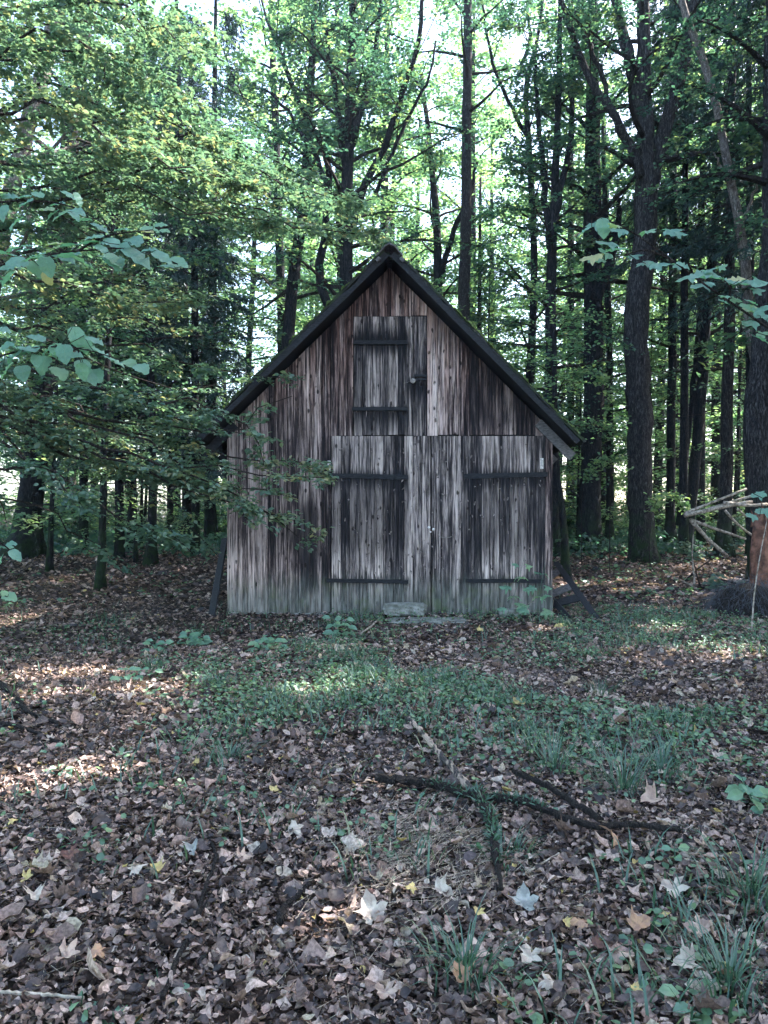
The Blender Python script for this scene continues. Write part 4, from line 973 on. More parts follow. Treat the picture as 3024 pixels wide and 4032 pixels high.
def near_branch(label, twigs, leaves, Y, thick=.004, meshes=HL, name='hazel_branch'):
    c0 = P(*twigs[0][0], Y); root = empty(name, c0, label, 'branch'); b0 = np.array(root.location)
    m = MB(); ctrl = []
    for tw in twigs:
        L = resample([P(x_, y_, Y + .03 * math.sin(x_ * .01)) for x_, y_ in tw], 10) - b0; ctrl.append(L); m.tube(L, np.linspace(thick, thick * .45, 10), 6, True)
    allp = np.vstack(ctrl)
    if len(leaves) > 10: leaves = leaves + [(a_ + rng.uniform(-55, 45), b_ + rng.uniform(-28, 34), c_ * rng.uniform(.7, 1.0), d_ + rng.uniform(-40, 40)) for a_, b_, c_, d_ in leaves if rng.uniform() < .55]
    for lx, ly, wpx, ang in leaves:      # photograph pixel of leaf centre, long size in px, pointing angle (deg, 0 = right, -90 = down)
        yy = Y + rng.uniform(-.12, .12); s_ = wpx * yy / F; a = math.radians(ang)
        d = np.array([math.cos(a), rng.uniform(-.5, .5), math.sin(a) * .9 + .0]); d /= np.linalg.norm(d)
        cpt = P(lx, ly, yy) - b0; base = cpt - d * s_ * .5
        up = np.array([rng.normal() * .2, -.55 + rng.normal() * .2, 1.0])
        leaf_obj(root, base, d, up, s_, meshes[int(rng.integers(len(meshes)))])
        q = allp[np.argmin(np.linalg.norm(allp - base, axis=1))]
        if np.linalg.norm(q - base) < .16: m.tube([q, (q + base) / 2 + [0, 0, -.004], base], .0013, 4, False)
    obj('twig', m.mesh('twig', M['twig'], True), root)
near_branch('upper hazel branch with a row of broad leaves at the left edge', [[(-60, 800), (150, 790), (300, 820), (420, 890)]],
    [(175, 825, 76, 175), (235, 850, 78, -150), (322, 868, 76, -170), (390, 896, 84, -25), (268, 768, 64, -30), (228, 803, 66, 10), (305, 836, 70, -15), (100, 800, 70, 190), (40, 775, 66, 20), (60, 880, 80, -120), (15, 840, 70, -100), (145, 765, 60, 150)], 2.75)
near_branch('middle hazel branch with large overlapping leaves at the left edge', [[(-60, 1060), (150, 1010), (350, 985), (560, 985), (700, 1040)], [(300, 990), (420, 930), (600, 905)]],
    [(540, 1015, 130, -35), (640, 1015, 90, -30), (700, 1035, 96, -22), (490, 905, 78, 10), (590, 905, 80, -8), (645, 910, 60, -10), (530, 945, 84, -15), (430, 955, 80, 170), (350, 955, 86, 185), (480, 975, 80, 200), (270, 965, 86, 175), (330, 1035, 110, -25),
     (250, 1015, 104, -20), (200, 985, 90, 195), (120, 1020, 100, 200), (60, 1040, 96, -150), (20, 1000, 90, 170), (150, 1060, 90, -60), (30, 1095, 84, -140), (190, 1095, 60, -75), (95, 985, 60, 20), (395, 1010, 90, -20), (450, 1025, 90, -40), (590, 985, 70, 15), (220, 960, 80, 20), (10, 1060, 80, 0)], 2.6)
near_branch('lower hazel branch with drooping leaves at the left edge', [[(-60, 1420), (130, 1370), (300, 1370), (450, 1410), (580, 1460)]],
    [(305, 1335, 96, -70), (372, 1342, 80, -20), (255, 1395, 84, -80), (200, 1375, 90, -160), (110, 1385, 96, 195), (55, 1405, 90, -150), (140, 1330, 74, 160), (405, 1395, 84, -30), (455, 1425, 84, -25), (515, 1432, 64, -35), (560, 1452, 70, -40), (25, 1460, 90, -130),
     (235, 1470, 80, -50), (170, 1440, 84, -100), (330, 1450, 80, -60), (90, 1470, 80, -70), (20, 1380, 80, 10), (290, 1400, 80, 0), (380, 1480, 70, -50), (15, 1300, 60, -10)], 2.9)
near_branch('small hazel twig with three leaves low at the left edge', [[(-40, 2120), (20, 2150), (60, 2190)]], [(62, 2188, 62, -45), (20, 2155, 60, 170), (40, 2145, 56, 15), (5, 2200, 50, -120)], 2.7)
near_branch('single leaf tip poking in low at the left edge', [[(-50, 2330), (0, 2340), (30, 2350)]], [(40, 2352, 60, -20), (5, 2338, 50, 175)], 2.7)
near_branch('long maple branch with flat pale leaves reaching in from the right', [[(3080, 1330), (2950, 1240), (2760, 1110), (2600, 990), (2400, 870), (2330, 850)], [(2870, 1180), (2872, 1130), (2860, 1110)], [(2640, 1020), (2540, 985), (2470, 1000)]],
    [(2345, 880, 90, 190), (2375, 900, 80, -80), (2385, 955, 110, 185), (2440, 905, 90, 170), (2330, 1010, 110, 190), (2420, 985, 100, 180), (2500, 1005, 90, 5), (2555, 908, 90, 20), (2650, 905, 100, -3), (2600, 1038, 110, -5), (2540, 1035, 80, 190), (2680, 1045, 80, -15),
     (2770, 1085, 130, 185), (2760, 1120, 110, 200), (2840, 1100, 100, -15), (2900, 1110, 110, -20), (2960, 1105, 90, -10), (2990, 1245, 110, 190), (3000, 1215, 90, 15), (2950, 1270, 90, 200), (2850, 1165, 56, 180), (2900, 1180, 60, -30), (2960, 1190, 60, -10), (2985, 1140, 80, 0), (2800, 1060, 70, 10), (3010, 1310, 80, -10)], 2.6, .0045, [MLM, HL[0]], 'maple_branch')
near_branch('green maple leaves hanging before the rotten stump at the right edge', [[(3080, 2000), (3000, 1960), (2940, 1930)]], [(2985, 1945, 70, 200), (3005, 2010, 80, 190), (2960, 2030, 60, 170)], 3.6, .003, [MLM], 'maple_branch')

# ================================================================== RIGHT SIDE: poles, rotten stump, brush heap
b = NB('bleached_pole'); n1 = b.noise(b.vmath('MULTIPLY', b.pos(), (3, 3, 3)), 6, 4); M['pole'] = b.bsdf(b.mix(b.mrange(n1, .35, .65), (.14, .115, .09), (.44, .38, .32)), .9, n1, .5, .01)
b = NB('rotten_wood'); n1 = b.noise(b.pos(), 5, 5); M['rotten'] = b.bsdf(b.mix(b.mrange(n1, .35, .65), (.08, .04, .03), (.27, .13, .09)), .95, n1, .9, .03)
def pole_frame():
    Y = 15.0; root = empty('pole_heap', P(2700, 2200, Y) * [1, 1, 0] + [0, 0, .2], 'heap of pale broken poles leaning against the rotten stump', 'pole heap'); b0 = np.array(root.location)
    for pts_, w in (([(2696, 2030), (2850, 1995), (2960, 1975)], 18), ([(2745, 2020), (2840, 1990), (2970, 1950)], 14), ([(2700, 2020), (2800, 1980), (2940, 1925)], 12), ([(2718, 2045), (2780, 2070), (2840, 2090), (2935, 2122)], 13), ([(2722, 2050), (2790, 2125), (2865, 2190)], 17), ([(2855, 2010), (2900, 2060), (2965, 2110)], 11), ([(2905, 2005), (2940, 2035)], 10), ([(2850, 1980), (2960, 1990), (3020, 1985)], 16)):
        m = MB(); q = np.array([P(x_, y_, Y + .12 * i + rng.uniform(-.1, .1)) for i, (x_, y_) in enumerate(pts_)]) - b0; q = resample(q, 8)
        m.tube(q, np.linspace(w, w * .8, 8) * Y / F / 2, 7, True, .05); o = part('pole', m, M['pole'], root, True)
    for k in range(9):
        m = MB(); g0 = np.array([P(rng.uniform(2720, 2990), 2150, Y)[0], Y + rng.uniform(-.3, 1.2), .2]); g0[2] = float(ground(g0[0], g0[1])); d = np.array([rng.uniform(-1, 1.2), rng.uniform(-.3, .3), rng.uniform(.1, 1.0)]); L = limb(g0, d / np.linalg.norm(d), rng.uniform(.6, 1.5), 6, .1, .12) - b0
        m.tube(L, np.linspace(.022, .008, 6), 5, True, .08); part('dead_stick', m, M['dead_wood'] if k % 3 else M['pole'], root)
pole_frame()
def rotten():
    Y = 14.2; base = P(2995, 2240, Y); gz = float(ground(base[0], Y)); root = empty('rotten_stump', (base[0], Y, gz), 'rotten orange-brown stump with split top at the right edge', 'stump'); b0 = np.array(root.location)
    m = MB(); H = 1.55
    q = np.array([[0, 0, -.1], [0, 0, .3], [-.02, 0, .8], [.02, 0, 1.3], [.03, 0, H]]); m.tube(q, [.24, .2, .18, .16, .10], 14, True, .08); part('stump_body', m, M['rotten'], root)
    for k in range(6):
        m = MB(); a = rng.uniform(0, 6.3); c = np.array([.14 * math.cos(a), .14 * math.sin(a), 1.3]); m.tube([c, c + [rng.normal() * .03, 0, .2], c + [rng.normal() * .05, 0, rng.uniform(.3, .5)]], [.035, .025, .004], 5); part('splinter', m, M['rotten'], root)
rotten()
def brush():
    c = G(2990, 2420); c[1] += .3; root = empty('brush_heap', c, 'mound of fine dark grey brushwood at the right edge', 'brush heap'); m = MB(); n = 900
    a = rng.uniform(0, 2 * math.pi, n); r = np.sqrt(rng.uniform(0, 1, n)) * .62; h = .62 * np.sqrt(np.clip(1 - (r / .66) ** 2, 0, 1)) * rng.uniform(.3, 1, n)
    Sx = np.stack([r * np.cos(a), r * np.sin(a), h], 1); d = np.stack([np.cos(a) * .6, np.sin(a) * .6, -rng.uniform(.2, 1.2, n)], 1) + rng.normal(size=(n, 3)) * .45
    add_twigs(m, Sx, Sx + d * rng.uniform(.15, .4, (n, 1)), .0035); b_ = NB('dead_brush'); mt = b_.bsdf((.075, .08, .095), .9)
    o = part('twigs', m, mt, root); o['kind'] = 'stuff'
    k = MB(); th_ = np.linspace(0, 2 * math.pi, 13)[:-1]; V = [[0, 0, .46]]; 
    for rr, hh in ((.3, .38), (.5, .2), (.6, -.03)): V += [[rr * math.cos(t) * rng.uniform(.9, 1.1), rr * math.sin(t), hh] for t in th_]
    F3 = [[0, 1 + i, 1 + (i + 1) % 12] for i in range(12)]; F4 = [[1 + j * 12 + i, 1 + (j + 1) * 12 + i, 1 + (j + 1) * 12 + (i + 1) % 12, 1 + j * 12 + (i + 1) % 12] for j in range(2) for i in range(12)]
    k.add(V, F3, F4); part('core', k, M['dead_wood'], root)
brush()

# ================================================================== FLOOR: litter, cover, grass
DEAD_STOPS = [(0, (.028, .020, .020)), (.25, (.070, .048, .046)), (.48, (.165, .113, .098)), (.68, (.37, .25, .212)), (.88, (.64, .475, .41)), (.96, (.50, .42, .36)), (1, (.55, .42, .16))]
M['dead'] = leaf_mat('dead_leaf', DEAD_STOPS, trans=.2, tcol=1.0, gloss=.03, grough=.5, ns=75, nd=.9)
INB = lambda x, y: (x > bx(897)) & (x < bx(2170)) & (y > BY - .02) & (y < BY + 6.2)
def scatter_pts(y0, y1, dens, xw=.60):
    A = xw * (y1 ** 2 - y0 ** 2); n = int(A * dens); y = np.sqrt(rng.uniform(y0 ** 2, y1 ** 2, n)); x = rng.uniform(-xw, xw, n) * y; k = ~INB(x, y); return x[k], y[k]
def vnoise(x, y, s, seed=0):
    """smooth value noise"""
    r_ = np.random.default_rng(seed); tb = r_.uniform(0, 1, (64, 64)); u = x * s + 500.3; v = y * s + 300.7
    i = np.floor(u).astype(int); j = np.floor(v).astype(int); fu = sstep(u - i); fv = sstep(v - j)
    g_ = lambda a, c: tb[a % 64, c % 64]
    return (g_(i, j) * (1 - fu) + g_(i + 1, j) * fu) * (1 - fv) + (g_(i, j + 1) * (1 - fu) + g_(i + 1, j + 1) * fu) * fv
def greenness(x, y):
    """how much ground cover grows here (0..1), after the photograph"""
    u = x / y * F + CX; g_ = .9 * np.exp(-((y - 7.0) / 2.0) ** 2) * sstep((u - 450) / 600)
    g_ = np.maximum(g_, .6 * np.exp(-((y - 6.4) / 2.6) ** 2) * sstep((u - 1900) / 500)); g_ = np.maximum(g_, .30 * sstep((u - 1050) / 400)); g_ = np.maximum(g_, .12)
    n_ = .6 * vnoise(x, y, 1.1, 3) + .4 * vnoise(x, y, 3.1, 4); return np.clip(g_ * sstep((n_ - .32) / .4) * 1.15, 0, 1)

lit = MB(); tm4 = [tmpl_dead(s_) for s_ in range(9)]; mp = [tmpl_maple(.35, 11), tmpl_maple(-.3, 12), tmpl_maple(.5, 13)]
def litter(y0, y1, dens, size, temps, lift=.03, tb=.0):
    x, y = scatter_pts(y0, y1, dens); n = len(x); z = ground(x, y) + rng.uniform(.002, lift, n); pos = np.stack([x, y, z], 1)
    which = rng.integers(0, len(temps), n); a = rng.uniform(0, 6.3, n); d = np.stack([np.cos(a), np.sin(a), rng.normal(size=n) * .25], 1); up = np.tile([0, 0, 1.], (n, 1)) + rng.normal(size=(n, 3)) * .6
    s_ = size * rng.lognormal(0, .32, n); t_ = np.clip(rng.beta(1.2, 1.25, n) * .95 + .12 * (vnoise(x, y, .8, 9) - .5) + tb, 0, .97); t_[rng.uniform(size=n) < .008] = 1
    for k in range(len(temps)):
        q = which == k
        if q.any(): lit.inst(temps[k], pos[q], basis(d[q], up[q]), s_[q], t_[q])
litter(1.9, 5.0, 3600, .028, tm4, .035); litter(1.9, 5.0, 520, .045, tm4, .05, .04); litter(1.9, 5.5, 34, .075, mp, .05, .12)
litter(5.0, 9.0, 1150, .036, tm4[:5], .04); litter(5.0, 9.0, 110, .07, tm4 + mp, .05, .08)
litter(9.0, 14, 380, .06, [T_6, tm4[0]]); litter(14, 22, 130, .085, [T_D, T_6], .05); litter(22, 34, 40, .14, [T_D], .08)
o = obj('leaf_litter', lit.mesh('leaf_litter', M['dead'], True)); tag(o, 'dry brown leaves covering the whole forest floor', 'leaf litter', kind='stuff')

# green ground cover (small round and toothed leaves on short stems)
gc = MB(); TR = tmpl_round()
def cover(y0, y1, dens, size, T, h=(.015, .06)):
    x, y = scatter_pts(y0, y1, dens); k = rng.uniform(size=len(x)) < greenness(x, y); x, y = x[k], y[k]; n = len(x)
    # gather leaves into little plants
    x = np.repeat(x, 3) + rng.normal(size=3 * n) * size * .8; y = np.repeat(y, 3) + rng.normal(size=3 * n) * size * .8; n *= 3; z = ground(x, y) + rng.uniform(*h, n); a = rng.uniform(0, 6.3, n)
    d = np.stack([np.cos(a), np.sin(a), rng.normal(size=n) * .2 - .1], 1); up = np.tile([0, -.1, 1.], (n, 1)) + rng.normal(size=(n, 3)) * .45
    gc.inst(T, np.stack([x, y, z], 1), basis(d, up), size * rng.uniform(.6, 1.3, n), np.clip(rng.uniform(0, .9, n) + .3 * (vnoise(x, y, 1.5, 5) - .5), 0, 1))
cover(2.0, 4.6, 230, .030, TR, (.02, .08)); cover(4.6, 8, 480, .030, TR, (.02, .10)); cover(8, 12.2, 400, .038, T_6, (.01, .11)); cover(12.2, 22, 45, .09, T_D, (.02, .12))
o = obj('ground_cover', gc.mesh('ground_cover', M['ground_leaf'])); tag(o, 'low green herbs creeping over the litter before the barn', 'ground cover', kind='stuff')
gr = MB(); TB = tmpl_blade()
x, y = scatter_pts(2.2, 13, 1000); k = rng.uniform(size=len(x)) < .85 * greenness(x, y) * sstep((vnoise(x, y, 1.6, 21) - .35) / .35); x, y = x[k], y[k]; n = len(x)
a = rng.uniform(0, 6.3, n); d = np.stack([np.cos(a) * .5, np.sin(a) * .5, np.full(n, 1.)], 1); gr.inst(TB, np.stack([x, y, ground(x, y)], 1), basis(d, np.stack([-np.cos(a), -np.sin(a), np.full(n, .4)], 1)), rng.uniform(.06, .20, n), np.clip(rng.beta(2, 3, n) * 1.1, 0, 1))
o = obj('short_grass', gr.mesh('short_grass', M['grass'])); tag(o, 'thin short grass growing through the herbs', 'grass', kind='stuff')

# low dark undergrowth between the far trunks
ug = MB(); x, y = scatter_pts(19.5, 34, 60, .62); n = len(x); k = vnoise(x, y, .45, 31) > .42; x, y = x[k], y[k]; n = len(x)
pos = np.stack([x, y, ground(x, y) + rng.uniform(.05, .75, n) * (vnoise(x, y, .45, 31) - .2)], 1); a = rng.uniform(0, 6.3, n)
ug.inst(T_D, pos, basis(np.stack([np.cos(a), np.sin(a), rng.normal(size=n) * .4], 1), np.tile([0, 0, 1.], (n, 1)) + rng.normal(size=(n, 3)) * .6), rng.uniform(.10, .22, n), rng.uniform(0, .8, n))
o = obj('undergrowth', ug.mesh('undergrowth', M['leaf_green'])); tag(o, 'dark leafy undergrowth between the far trunks', 'undergrowth', kind='stuff')

# dry straw heap in the middle
st = MB(); n = 620; c = G(1640, 3400); x = c[0] + rng.normal(size=n) * .22; y = c[1] + rng.normal(size=n) * .24; a = rng.normal(size=n) * .5 + .15 + np.round(vnoise(x, y, 5, 77) * 3) * .5
S_ = np.stack([x, y, ground(x, y) + rng.uniform(.02, .06, n)], 1); L_ = rng.uniform(.08, .30, n)[:, None]; E_ = S_ + np.stack([np.cos(a), np.sin(a), rng.normal(size=n) * .12], 1) * L_
add_twigs(st, S_, E_, .0011); b = NB('dry_straw'); ms = b.bsdf(b.mix(b.mrange(b.noise(b.pos(), 50, 2), .35, .65), (.18, .15, .12), (.46, .39, .31)), .8)
o = obj('straw_heap', st.mesh('straw_heap', ms)); tag(o, 'flattened heap of dry straw beside the mossy broken branch', 'straw', kind='stuff')

# grass tufts
TUFTS = [(600, 2640, .22, 'grass tuft in front of the left sun patch'), (860, 2720, .24, 'grass tuft right of the left sun patch'), (1210, 2560, .2, 'grass tuft below the nettle nearest the barn'), (1240, 2640, .16, 'pale grass tuft in the middle sun fleck'), (900, 3010, .22, 'broad grass tuft left of the clearing centre'),
         (2180, 3050, .30, 'tall grass tuft behind the forked fallen branch'), (2460, 3130, .32, 'tallest grass tuft, right of the fallen branch tip'), (2600, 3060, .26, 'grass tuft beside the tallest tuft'), (2080, 2900, .2, 'grass tuft between the broken branch and the barn'), (1830, 3860, .24, 'upright grass tuft beside the large pale leaf'), (2960, 3560, .34, 'long grass tuft at the lower right edge'),
         (2360, 2740, .2, 'grass tuft on the green patch right of centre'), (2870, 3920, .26, 'grass tuft in the bottom right corner'), (2220, 2470, .2, 'wispy grass at the foot of the slatted rack'), (1980, 3400, .16, 'thin grass right of the mossy stump end')]
for px, py, h, lab in TUFTS:
    g = G(px, py); root = empty('grass_tuft', g, lab, 'grass tuft', 'grass tufts of the clearing'); m = MB(); n = 80
    a = rng.uniform(0, 6.3, n); r = rng.uniform(0, .15, n); lean = rng.uniform(.05, .8, n); d = np.stack([np.cos(a) * lean, np.sin(a) * lean, np.ones(n)], 1)
    m.inst(TB, np.stack([r * np.cos(a), r * np.sin(a), np.full(n, -.01)], 1), basis(d, np.stack([-np.cos(a), -np.sin(a), np.full(n, .3)], 1)), np.stack([np.full(n, .12), h * rng.uniform(.25, 1.1, n), h * rng.uniform(.8, 3., n)], 1), np.clip(rng.beta(2, 3, n), 0, 1))
    part('blades', m, M['grass'], root)

# plants with stems and broad leaves
def plant(name, label, px, py, h, n_lv, lsz, stems=1, T=T_6, mat='herb', lean=0, cat='plant', group=None):
    g = G(px, py); root = empty(name, g, label, cat, group); ms_ = MB(); ml = MB()
    for s_ in range(stems):
        a = rng.uniform(0, 6.3); off = np.array([math.cos(a), math.sin(a), 0]) * (.10 * (stems > 1)) * rng.uniform(.3, 1.4)
        L = limb(off + [0, 0, -.01], [rng.normal() * .15 + lean, rng.normal() * .15, 1], h * rng.uniform(.75, 1.05), 7, 0, .08); ms_.tube(L, np.linspace(.004, .0018, 7), 5, False)
        for i in range(n_lv):
            f = .25 + .75 * i / n_lv; q = resample(L, 20)[int(f * 19)]
            for sg in (0, math.pi):
                aa = i * 1.57 + sg + rng.normal() * .25; d = np.array([[math.cos(aa), math.sin(aa), rng.uniform(-.25, .2)]]); sz = lsz * rng.uniform(.7, 1.15) * (1.1 - .35 * f)
                pe = q + d[0] * sz * .3; ms_.tube([q, pe], .0012, 3, False); ml.inst(T, pe[None], basis(d, np.array([[rng.normal() * .3, -.85 + rng.normal() * .3, 1.]])), np.array([sz]), rng.uniform(.2, .9))
    part('stem', ms_, M['grass'], root); part('leaves', ml, M[mat], root); return root
T_M2 = tmpl_maple(-.25, 21)
plant('nettle_plant', 'broad-leaved plant standing just before the left barn door', 1350, 2505, .34, 5, .15, 2)
plant('nettle_plant', 'low broad-leaved clump left of the barn corner', 760, 2545, .26, 4, .13, 4)
plant('nettle_plant', 'broad-leaved clump below the left barn wall', 1060, 2560, .24, 4, .13, 4)
plant('nettle_plant', 'small broad-leaved clump left of the nettle clump by the wall', 620, 2570, .2, 3, .12, 3)
plant('nettle_plant', 'sunlit leafy plant in front of the left sun patch', 545, 2690, .22, 3, .11, 3)
plant('nettle_plant', 'sunlit low plant standing on the left sun patch', 610, 2740, .12, 2, .11, 2)
plant('maple_sapling', 'small maple sapling standing before the right barn door', 1990, 2440, 1.0, 5, .21, 1, T_M2, lean=.15, cat='sapling')
plant('maple_sapling', 'taller maple sapling before the right corner of the barn', 2090, 2445, 1.2, 4, .21, 1, T_M2, lean=.12, cat='sapling')
plant('nettle_plant', 'four-leaved seedling at the foot of the slatted rack', 2330, 2470, .2, 2, .12, 1)
plant('nettle_plant', 'single pale plantain leaf standing in the lower left foreground', 630, 3880, .08, 1, .11, 1)
plant('nettle_plant', 'sunlit seedling in the left foreground', 300, 3040, .14, 2, .08, 2)
plant('nettle_plant', 'small seedling near the left edge twigs', 230, 2960, .12, 2, .07, 2)
plant('nettle_plant', 'heart-leaved seedling right of the fallen branch end', 2660, 3400, .12, 3, .07, 1)
plant('nettle_plant', 'dark-leaved seedling in the bottom right corner', 2580, 3960, .10, 3, .09, 2)
plant('nettle_plant', 'broad green plant at the right edge by the long grass', 3000, 3200, .22, 4, .11, 3)
plant('nettle_plant', 'bright green seedling at the bottom left of centre', 380, 3990, .08, 2, .06, 2)
for (px, py, h_, n_, lab) in ((2400, 2215, .5, 5, 'sunlit bushy seedling left of the forked tree foot'), (2640, 2180, .45, 6, 'sunlit bushy seedling right of the forked tree foot'), (2700, 2190, .55, 6, 'yellow-green shrub below the pale poles'), (2880, 2230, .6, 7, 'dark shrub between the poles and the stump'), (2330, 2200, .35, 5, 'low sprig left of the bushy seedling'), (2820, 2330, .45, 6, 'leafy shrub before the brush heap'), (2740, 2260, .3, 5, 'small green shrub under the lowest pole'), (700, 2130, .3, 5, 'sunlit tuft of leaves behind the left saplings')):
    plant('woodland_seedling', lab, px, py, h_, 6, .13, n_, mat='leaf_beech', cat='shrub', group='seedlings at the wood edge')
# sunlit spray right of the forked tree (hazel shoot)
def spray(label, pts_, Y, nt_, size, mat, tn):
    c0 = P(*pts_[0], Y); c0[2] = float(ground(c0[0], Y)); root = empty('hazel_bush', c0, label, 'bush'); b0 = np.array(root.location); br = MB(); c = MB()
    L = resample([c0] + [P(x_, y_, Y) for x_, y_ in pts_], 10) - b0; br.tube(L, np.linspace(.012, .004, 10), 5, False)
    S_, E_ = twigs_from([L[4:]], nt_, .38, .05); add_twigs(br, S_, E_, .003); add_leaves(c, S_, E_, 8, size, T_6, tint=tn, flat=.5)
    part('branches', br, M['twig'], root); part('foliage', c, M[mat], root)
spray('white-lit hazel sprays just right of the forked tree trunk', [(2560, 2080), (2600, 1960), (2650, 1950), (2690, 1990)], 17.5, 26, .11, 'leaf_far_sunlit', (.4, 1))
spray('leafy hazel shoot between the barn eave and the broad trunk', [(2290, 2100), (2330, 1850), (2420, 1800), (2480, 1850)], 18, 30, .10, 'leaf_far_sunlit', (.2, .8))
spray('leafy shoot hanging over the right eave of the barn', [(2400, 1800), (2380, 1500), (2300, 1450), (2230, 1480)], 17, 36, .10, 'leaf_far_sunlit', (.2, .9))

# fallen branches
def fallen(label, pts_, w0, w1, mat='dead_wood', rough=.14, moss=None, lift=0.0, name='fallen_branch', side=()):
    q = [G(x_, y_) for x_, y_ in pts_]; sc_ = [p_[1] / F for p_ in q]; n = len(q)
    rad = [(w0 + (w1 - w0) * i / (n - 1)) * sc_[i] / 2 for i in range(n)]
    path = np.array([[*(p_ + [0, 0, r + lift + .012]), r] for p_, r in zip(q, rad)]); path[:, 2] += .02
    root = empty(name, path[0, :3], label, 'fallen branch'); b0 = np.array(root.location)
    r_ = resample(path, 8 * n); r_[1:-1, :3] += rng.normal(size=(8 * n - 2, 3)) * r_[1:-1, 3:4] * .18
    m = MB(); m.tube(r_[:, :3] - b0, r_[:, 3] * rng.uniform(.82, 1.15, len(r_)), 9, True, rough)
    for s_ in side:
        qq = np.array([G(x_, y_) + [0, 0, .03 + .03 * j] for j, (x_, y_) in enumerate(s_)]) - b0; m.tube(resample(qq, 8), np.linspace(.006, .002, 8), 5)
    part('bark', m, M[mat], root, False)
    if moss:
        k = MB(); i0, i1 = moss; c_ = r_[int(i0 * len(r_)):int(i1 * len(r_))]; nn = 260; idx = rng.integers(0, len(c_), nn); dr = rng.normal(size=(nn, 3)); dr[:, 2] = np.abs(dr[:, 2]); dr /= np.linalg.norm(dr, axis=1)[:, None]
        k.inst(TB, c_[idx, :3] - b0 + dr * c_[idx, 3:4] * .8, basis(dr + rng.normal(size=(nn, 3)) * .4, rng.normal(size=(nn, 3))), np.stack([np.full(nn, .12), rng.uniform(.02, .045, nn), np.full(nn, .02)], 1), .3); o = part('moss', k, M['grass'], root); o['kind'] = 'stuff'
    return root
b = NB('split_wood'); n1 = b.noise(b.vmath('MULTIPLY', b.pos(), (14, 4, 14)), 1.4, 4); M['split'] = b.bsdf(b.mix(b.mrange(n1, .45, .55), (.035, .03, .03), (.30, .23, .185)), .9, n1, .7, .01)
fallen('upper part of the broken branch, bark peeling to pale wood', [(1575, 2835), (1640, 2900), (1720, 3000), (1790, 3080), (1850, 3160), (1900, 3240)], 16, 36, 'split', lift=.02)
fallen('thick mossy dark branch end standing at the fork', [(1880, 3190), (1930, 3290), (1950, 3420), (1975, 3560)], 56, 16, 'dead_wood', .16, (.0, .6), lift=.02)
fallen('long black branch running right from the mossy fork', [(1480, 3120), (1690, 3140), (1880, 3195), (2050, 3210), (2200, 3270), (2330, 3310), (2480, 3305), (2680, 3325)], 34, 22, 'dead_wood', .14, (.2, .6), lift=.025)
fallen('thinner dark branch lying above the long black one', [(2020, 3095), (2140, 3150), (2260, 3230), (2360, 3300)], 18, 30, lift=.04)
fallen('tangle of thin dark twigs left of the mossy fork', [(1330, 3110), (1480, 3100), (1620, 3130), (1740, 3120)], 9, 6, side=[[(1380, 3160), (1560, 3080)], [(1500, 3150), (1700, 3060)], [(1560, 3060), (1650, 3180)], [(1300, 3060), (1420, 3130)], [(1600, 3170), (1800, 3110)]])
fallen('short black stick in the lower left of centre', [(1230, 3500), (1180, 3560), (1120, 3620), (1100, 3680)], 14, 34)
fallen('thin curved twig running down the left foreground', [(815, 3310), (850, 3400), (800, 3560), (760, 3700), (700, 3820), (640, 3980)], 12, 22, side=[[(780, 3640), (840, 3560)]])
fallen('pale stick crossing the bottom left corner', [(-30, 3950), (150, 3960), (330, 3975)], 16, 12, 'pole')
fallen('dark branch at the left edge below the sun patch', [(-40, 2690), (60, 2760), (120, 2830), (230, 2870)], 24, 12, side=[[(0, 2850), (200, 2810), (320, 2800)], [(-20, 2920), (150, 2890), (300, 2960)]])
fallen('second dark branch at the left edge, lying flat', [(-40, 2860), (120, 2900), (260, 2960)], 20, 8)
fallen('thin pale twig leaning at the foot of the nettle plant', [(1420, 2510), (1470, 2470), (1500, 2440)], 8, 6, 'pole')
fallen('faint grey twig across the right foreground', [(2060, 3480), (2120, 3440), (2200, 3390)], 10, 6, 'pole')
# pale dry stalks and grass blades lying on the litter
ds = MB(); x, y = scatter_pts(1.9, 9, 85); k = rng.uniform(size=len(x)) < .25 + .75 * sstep((vnoise(x, y, 1.3, 55) - .45) / .25); x, y = x[k], y[k]; n = len(x); a = rng.uniform(0, 6.3, n)
S_ = np.stack([x, y, ground(x, y) + rng.uniform(.025, .05, n)], 1); E_ = S_ + np.stack([np.cos(a), np.sin(a), rng.normal(size=n) * .15], 1) * rng.uniform(.05, .22, (n, 1)); add_twigs(ds, S_, E_, .0012)
o = obj('dry_stalks', ds.mesh('dry_stalks', ms)); tag(o, 'pale dry grass stalks strewn over the leaves in the foreground', 'dry stalks', kind='stuff')
# small twigs littering the floor
tw = MB(); x, y = scatter_pts(1.9, 20, 9); n = len(x); a = rng.uniform(0, 6.3, n); S_ = np.stack([x, y, ground(x, y) + .03], 1); E_ = S_ + np.stack([np.cos(a), np.sin(a), rng.normal(size=n) * .08], 1) * rng.uniform(.08, .5, (n, 1))
add_twigs(tw, S_, E_, .0028); o = obj('twig_litter', tw.mesh('twig_litter', M['twig'])); tag(o, 'thin dry twigs strewn over the leaf litter', 'twigs', kind='stuff')
